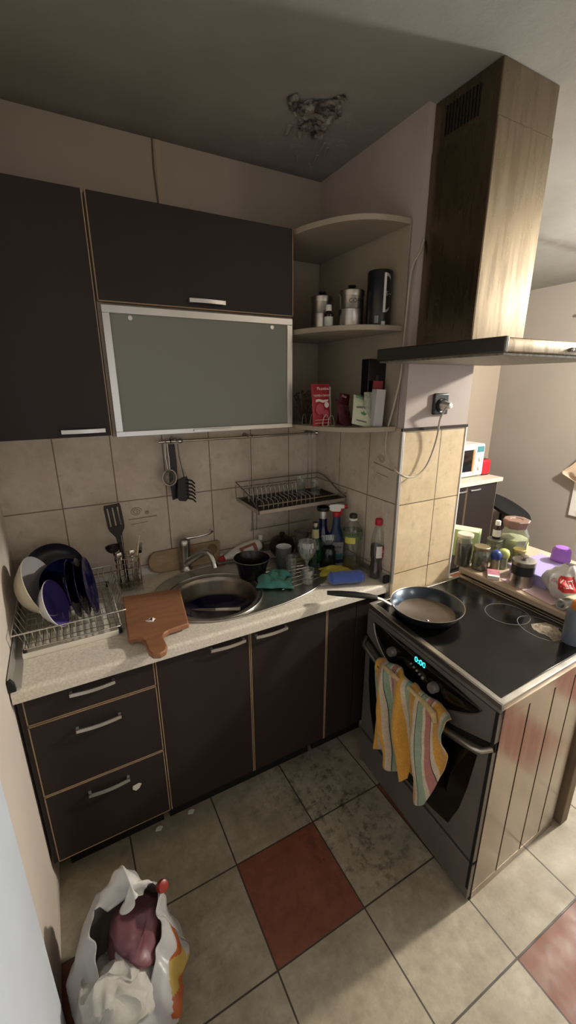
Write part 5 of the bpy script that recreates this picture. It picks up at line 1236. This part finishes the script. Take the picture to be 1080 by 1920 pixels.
t = bottle('glass_jug', 'dark glass jar standing under the tipped cut glass bowl', (1.222,-.335,DZ-.005), [(0,0),(.030,0),(.034,.005),(.034,.075),(.028,.09),(.028,.098),(0,.098)], mat('smoky_glass', rgb(20,24,30), .15, spec=.7), None, None)

def spray():
    t = thing('spray_cleaner', 'blue trigger spray bottle with white and red head in the corner', 'spray bottle', (1.288,-.298,.8605), (0,0,R(-35)))
    build('bottle', MB().lathe([(0,0),(.042,0),(.045,.006),(.045,.07),(.040,.11),(.026,.15),(.019,.175),(.016,.225),(0,.225)], 40, sy=.62), mat('blue_bottle', rgb(40,62,100), .3, trans=.15), t, ang=60)
    build('collar', MB().lathe([(.0175,.222),(.0185,.224),(.0185,.243),(.015,.246),(0,.246)], 28), m_red, t, ang=50)
    pr = [(-.048,.262),(-.020,.246),(.016,.246),(.020,.262),(.034,.262),(.034,.279),(.0,.283),(-.030,.280)]
    build('spray_head', MB().prism(pr, 'y', -.012, .012), m_whiteplastic, t, bevel=.004, seg=3)
    build('trigger', MB().prism([(.018,.262),(.030,.262),(.028,.245),(.020,.228),(.014,.226),(.018,.245)], 'y', -.006, .006), m_red, t, bevel=.002)
    build('nozzle', MB().tube([(.034,0,.271),(.048,0,.271)], .010, 16), m_red, t)
    lb = MB(); lb.grid(lambda u, v: (.0462*math.sin(R(-48+96*u)), -.0462*.64*math.cos(R(-48+96*u))-.0003, .02+.085*v), 14, 2)
    l = build('label_print', lb, mat('spray_label', rgb(150,150,160), .45), t)
    M = Matrix.Rotation(R(90), 4, 'X')
    for s_, zz, mm, sz in (('Medix', .082, mat('purple_ink', rgb(60,40,70), .5), .022), ('GLASS', .06, mat('red_ink_b', rgb(150,60,60), .5), .012)):
        tb_ = text_mb(s_, sz, M, .0002); tb_.v = [(.0466*math.sin(p[0]/.046), -.0466*.65*math.cos(p[0]/.046)-.0008-p[1]*0, p[2]+zz) for p in tb_.v]; build('lettering', tb_, mm, l, smooth=False)
    lb = MB(); lb.grid(lambda u, v: (.0466*math.sin(R(-40+80*u)), -.0466*.65*math.cos(R(-40+80*u))-.0004, .024+.025*v), 12, 1)
    build('teal_print', lb, mat('teal_ink', rgb(70,120,140), .5), l)
spray()
def petbottle():
    t = thing('clear_bottle', 'clear plastic bottle with green and yellow label and a little oil inside', 'bottle', (1.298,-.408,.8605), (0,0,R(-25)))
    prof = [(0,0),(.034,0),(.040,.006),(.041,.05),(.0395,.06),(.041,.07),(.041,.185),(.036,.205),(.020,.228),(.0145,.236),(.0145,.246)]
    build('bottle', MB().lathe(prof, 44), m_pet, t, ang=60)
    build('oil', MB().lathe([(0,.002),(.033,.003),(.0385,.008),(.0392,.052),(.03,.053),(0,.053)], 40), mat('pale_oil', rgb(120,112,56), .1, trans=.6, ior=1.3), t, ang=50)
    build('neck_ring', MB().lathe([(.0155,.234),(.0185,.236),(.0185,.243),(.0155,.245)], 28), m_whiteplastic, t)
    build('cap', MB().lathe([(.0165,.244),(.0170,.246),(.0168,.260),(.014,.263),(0,.263)], 28), mat('olive_cap', rgb(44,42,26), .5), t, ang=50)
    build('green_label', MB().lathe([(.0416,.150),(.0419,.150),(.0419,.190),(.0416,.190)], 44), mat('green_label', rgb(88,104,70), .45, var=.15, scale=50), t)
    build('yellow_label', label_patch(R(-60), R(5), .138, .166, .0425), mat('yellow_label_b', rgb(190,184,84), .5), t)
    build('lettering', wrap_text('VERDE', .018, R(-8), .178, .0422, .0002), mat('dark_green_ink', rgb(26,40,28), .5), t, smooth=False)
petbottle()
def cola():
    t = thing('red_juice_bottle', 'bottle of dark red syrup with red cap nearest the pillar edge', 'bottle', (1.342,-.524,.8605), (0,0,R(-25)))
    r = .0285
    prof = [(0,0),(r*.9,0),(r,.008),(r*1.0,.045),(r*.88,.065),(r*.86,.08),(r,.10),(r,.165),(r*.85,.195),(r*.5,.232),(r*.42,.238),(r*.42,.244)]
    build('bottle', MB().lathe(prof, 40), m_pet, t, ang=60)
    q = .96
    build('syrup', MB().lathe([(0,.002),(r*.88*q,.002),(r*q,.009),(r*q,.045),(r*.88*q,.065),(r*.86*q,.08),(r*q,.10),(r*q,.150),(0,.150)], 36), mat('red_syrup', rgb(48,10,22), .1, spec=.6), t, ang=60)
    build('cap', MB().lathe([(r*.50,.240),(r*.54,.243),(r*.54,.262),(r*.46,.266),(0,.266)], 28), mat('crimson_cap', rgb(176,28,52), .4), t, ang=45)
    l = build('white_label', label_patch(R(-22), R(30), .100, .152, r+.0006), m_paper, t)
    build('red_label', label_patch(R(30), R(75), .100, .152, r+.0008), mat('red_label', rgb(150,34,36), .5), t)
    build('lettering', wrap_text('Cola', .016, R(52), .128, r+.001, .0002), m_whitepr, t, smooth=False)
cola()

# cloths
def clothmesh(cx, cy, z0, w, d, h, seed, rot, peaks=2.2, folds=1.):
    M = Matrix.Translation((cx,cy,z0)) @ Matrix.Rotation(rot, 4, 'Z')
    def f(u, v):
        x = (u-.5)*w; y = (v-.5)*d
        e = (math.sin(PI*u)*math.sin(PI*v))**.5
        n = noise.noise(Vector((u*peaks+seed, v*peaks, seed)))+.5*noise.noise(Vector((u*peaks*2.3, v*peaks*2.3+seed, 0)))
        z = .003+h*e*(.55+.75*n)+.004*abs(math.sin(u*9+seed))
        x += .012*noise.noise(Vector((v*4, seed, u))); y += .012*noise.noise(Vector((u*4, seed+3, v)))
        return M @ Vector((x, y, max(z, .0015)))
    return f
m_teal = mat('teal_cloth', rgb(66,130,122), .9, var=.12, scale=60, bump=.5, bscale=300, sheen=.2)
m_yel = mat('yellow_cloth', rgb(176,164,60), .9, var=.12, scale=40, bump=.3)
m_blu = mat('blue_sponge_cloth', rgb(66,88,160), .92, var=.15, scale=60, bump=.6, bscale=200, sheen=.3)
tc_ = thing('teal_cloth', 'crumpled teal dishcloth on the drainer in front of the mug', 'dishcloth', (.93,-.37,DZ))
build('cloth', MB().grid(clothmesh(.930,-.372,DZ-.001,.15,.12,.040,2.3,R(-28),1.8), 40, 36), m_teal, tc_, world=True, solid=.0025, ang=50)
build('folded_layer', MB().grid(clothmesh(.955,-.350,DZ+.012,.085,.085,.032,5.3,R(25),1.5), 30, 30), m_teal, tc_, world=True, solid=.0025, ang=50)
o = build('yellow_cloth', MB().grid(clothmesh(1.215,-.415,.8615,.15,.085,.040,8.3,R(-28),2.2), 40, 30), m_yel, solid=.002, ang=50)
tag(o, 'crumpled yellow dishcloth at the foot of the clear bottle', 'dishcloth')
t = thing('blue_cloth', 'rolled blue cloth at the worktop front edge behind the pan handle', 'dishcloth', (1.19,-.52,.8605))
mb = MB()
def roll(u, v):
    a = 2*PI*v; ax0 = Vector((1.122,-.487,.889)); ax1 = Vector((1.262,-.538,.889)); p = ax0.lerp(ax1, u); dv = (ax1-ax0).normalized(); s_ = Vector((-dv.y,dv.x,0))
    rr = .029*(1+.10*noise.noise(Vector((u*4, math.cos(a), math.sin(a)))))*(1 if .04 < u < .96 else .75)*(1-.12*max(0, math.sin(-a)))
    q = p+s_*math.cos(a)*rr*1.15+Vector((0,0,1))*math.sin(a)*rr*.92; q.z = max(q.z, .8612); return q
mb.grid(roll, 26, 36); build('roll', mb, m_blu, t, world=True, ang=60)
mb = MB()
for u0 in (0.0, 1.0):
    mb.add([roll(u0, k/24) for k in range(24)], [tuple(range(24)) if u0 else tuple(range(23,-1,-1))])
build('roll_end', mb, m_blu, t, world=True)
build('care_label', MB().prism([(1.085,-.478),(1.118,-.482),(1.114,-.497),(1.083,-.493)], 'z', .8675, .8683), m_paper, t, world=True, label='white care label')

# crumbs and paint chips on the floor by the cabinets
for i, (x, y, l) in enumerate(((.474,-.462,'white paint chip on the floor below the sink cabinet'),(.345,-.468,'white paint chip on the floor below the drawers'))):
    mb = MB().prism([(-.014,-.004),(.006,-.010),(.015,.002),(.004,.009),(-.010,.007)], 'z', .0004, .004); o = build('paint_chip', mb, m_paper, smooth=False); o.location = (x, y-.03, 0); tag(o, l, 'debris', 'chips on the floor')

# ================================================================== RUBBISH BAG on the floor
def rubbish():
    t = thing('rubbish_bag', 'full white plastic carrier bag of rubbish on the floor by the left wall', 'rubbish bag', (.17,-.97,0))
    def f(u, v):
        a = 2*PI*u; k = math.sin(PI*min(.5, .14+v*.75))**.5*(1-.46*(max(0, v-.42)/.58)**1.3)
        rr = 1+.05*math.sin(3*a+1.7)+.045*math.sin(8*a+4*v)+.02*math.sin(17*a+9*v)
        H = .285+.095*math.sin(a)+.015*math.sin(5*a)
        p = Vector((.172+.148*k*rr*math.cos(a)+.02*v, -.965+.175*k*rr*math.sin(a)+.02*v, .001+H*v))
        n = noise.noise_vector(p*8)*.022+noise.noise_vector(p*22)*.010
        p = p+n*min(1, v*4+.2); p.z = max(p.z, .001); return p
    mb = MB(); NU, NV = 120, 44
    def ff(u, v):
        p = f(u, v); p.x = max(p.x, .043+.010*math.sin(v*7)); return p
    mb.grid(ff, NU, NV)
    # orange and yellow print on the side turned to the room
    for j in range(NV):
        for i in range(NU):
            u, v = (i+.5)/NU, (j+.5)/NV
            if .86 < u+.02*math.sin(v*14) < .985 and .12 < v < .80:
                w = math.sin(v*13+u*30)
                mb.mi[j*NU+i] = 1 if w > -.1 else 2
    global rimball; rimball = ff(18/360, .98)
    build('bag_skin', mb, [m_bag, mat('orange_print', rgb(150,76,34), .5), mat('yellow_print', rgb(166,142,74), .5)], t, world=True, ang=70, solid=.0008)
    # top edge folded back over the opening
    def fold(u, v):
        a = R(28)+R(118)*u; e = math.sin(PI*u)**.7
        rimp = ff((28+118*u)/360, 1.0)
        ctr = Vector((.215, -.90, rimp.z))
        d = (ctr-rimp); d.z = 0; d.normalize()
        w = v*.085*(.35+.65*e)
        q = rimp+d*w+Vector((0,0,.022*math.sin(PI*min(1, v*1.3))*e-.05*max(0, v-.45)))
        return q+noise.noise_vector(Vector((u*5, v*4, 2)))*.008*v
    build('folded_edge', MB().grid(fold, 48, 14), m_bag2, t, world=True, solid=.001, ang=60)
    def flap(u, v):
        p0 = ff(.60+.16*u, .97); 
        return p0+Vector((.02+.06*v, .05*v, -.02-.05*v))+noise.noise_vector(Vector((u*5, v*4, 5)))*.02
    build('loose_flap', MB().grid(flap, 20, 12), m_bag2, t, world=True, solid=.001, ang=60)
rn = random.Random(2)
m_bag = thinglass('milky_bag', rgb(190,188,186), .4, .70, .2); m_bag2 = mat('milky_bag_thick', rgb(196,194,190), .45, var=.05)
rubbish()
def blob(cx, cy, cz, rx, ry, rz, seed, amp, sc):
    def f(u, v):
        a = 2*PI*u; b = PI*(v-.5); p = Vector((cx+rx*math.cos(b)*math.cos(a), cy+ry*math.cos(b)*math.sin(a), cz+rz*math.sin(b)))
        return p+noise.noise_vector(p*sc+Vector((seed,0,0)))*amp+noise.noise_vector(p*sc*2.6)*amp*.45
    return f
t = thing('meat_wrapper', 'pinkish plastic packaging inside the open rubbish bag', 'packaging', (.20,-.93,.2))
mb = MB(); mb.grid(blob(.215,-.925,.20,.070,.080,.095,4.4,.022,13), 56, 28); build('wrapper', mb, mat('pink_film', rgb(104,64,70), .35, var=.25, scale=14), t, world=True, ang=60)
t = thing('crumpled_paper', 'crumpled white packaging inside the open rubbish bag', 'packaging', (.16,-1.0,.2))
mb = MB(); mb.grid(blob(.150,-1.0,.17,.085,.085,.080,9.4,.03,16), 64, 30); build('paper', mb, mat('dirty_paper', rgb(170,166,158), .7, var=.15, scale=30), t, world=True, ang=30)
o = build('red_ball', MB().lathe([(0,-.014),(.012,-.012),(.016,0),(.014,.012),(0,.016)], 24), mat('orange_red', rgb(126,36,24), .3), ang=60); o.location = tuple(rimball+Vector((.010,0,.008))); o.rotation_euler = (R(40),R(30),0)
tag(o, 'round shiny orange-red ball resting on the rim of the rubbish bag', 'ball')

# ================================================================== LIGHTS
def area(name, loc, rot, sx_, sy_, power, col, spread=None):
    l = bpy.data.lights.new(name, 'AREA'); l.shape = 'RECTANGLE'; l.size = sx_; l.size_y = sy_; l.energy = power; l.color = col
    if spread: l.spread = spread
    o = bpy.data.objects.new(name, l); COL.objects.link(o); o.location = loc; o.rotation_euler = rot; return o
# daylight entering through the next room's window (outside the pane)
area('window_daylight', (XR+.25, (W0+W1)/2, 1.45), (0, R(90), 0), 1.4, 2.6, 48, (.72,.84,1.0))
# cool fill added behind the camera, no window is built there
area('rear_fill_light', (.95, YF+.05, 1.35), (R(90), 0, 0), 1.3, 1.2, 4.3, (.78,.88,1.0))
def lamp_at(name, label, loc, power, col, rad=.10):
    lamp = thing(name, label, 'lamp', (loc[0], loc[1], ZC-.001))
    build('shade', MB().lathe([(.02,0),(.03,-.01),(.012,-.02),(.012,-.05),(0,-.05)], 40), m_whiteplastic, lamp, ang=60)
    pl = bpy.data.lights.new('lamp_bulb', 'POINT'); pl.energy = power; pl.color = col; pl.shadow_soft_size = rad
    po = bpy.data.objects.new('lamp_bulb', pl); COL.objects.link(po); po.location = loc
lamp_at('ceiling_lamp', 'bare bulb holder on the ceiling of the next room', (3.3,-1.32,2.22), 230, (1,.93,.82), .07)
lamp_at('ceiling_lamp', 'bare bulb holder on the ceiling above the bar end', (1.95,-2.0,2.40), 5.5, (1,.87,.72), .06)
w = bpy.data.worlds.new('world'); scene.world = w; w.use_nodes = True
bg = w.node_tree.nodes['Background']; bg.inputs[0].default_value = (.62,.74,1,1); bg.inputs[1].default_value = .6

# ================================================================== CAMERA
yaw, pitch, roll_, fpx = .499, .299, -.0031, 779.6
cam = bpy.data.cameras.new('camera'); co = bpy.data.objects.new('camera', cam); COL.objects.link(co)
F = Vector((math.sin(yaw)*math.cos(pitch), math.cos(yaw)*math.cos(pitch), -math.sin(pitch)))
Rt = Vector((math.cos(yaw), -math.sin(yaw), 0)); U = Rt.cross(F)
R2 = math.cos(roll_)*Rt+math.sin(roll_)*U; U2 = -math.sin(roll_)*Rt+math.cos(roll_)*U
Mc = Matrix((R2, U2, -F)).transposed().to_4x4(); Mc.translation = Vector((.2219,-1.787,1.664)); co.matrix_world = Mc
cam.sensor_fit = 'VERTICAL'; cam.sensor_height = 36; cam.lens = fpx/1920*36; cam.clip_start = .02
scene.camera = co
vs_ = scene.view_settings; vs_.view_transform = 'Standard'; vs_.look = 'None'; vs_.gamma = 1; vs_.use_curve_mapping = False; vs_.exposure = 0.40
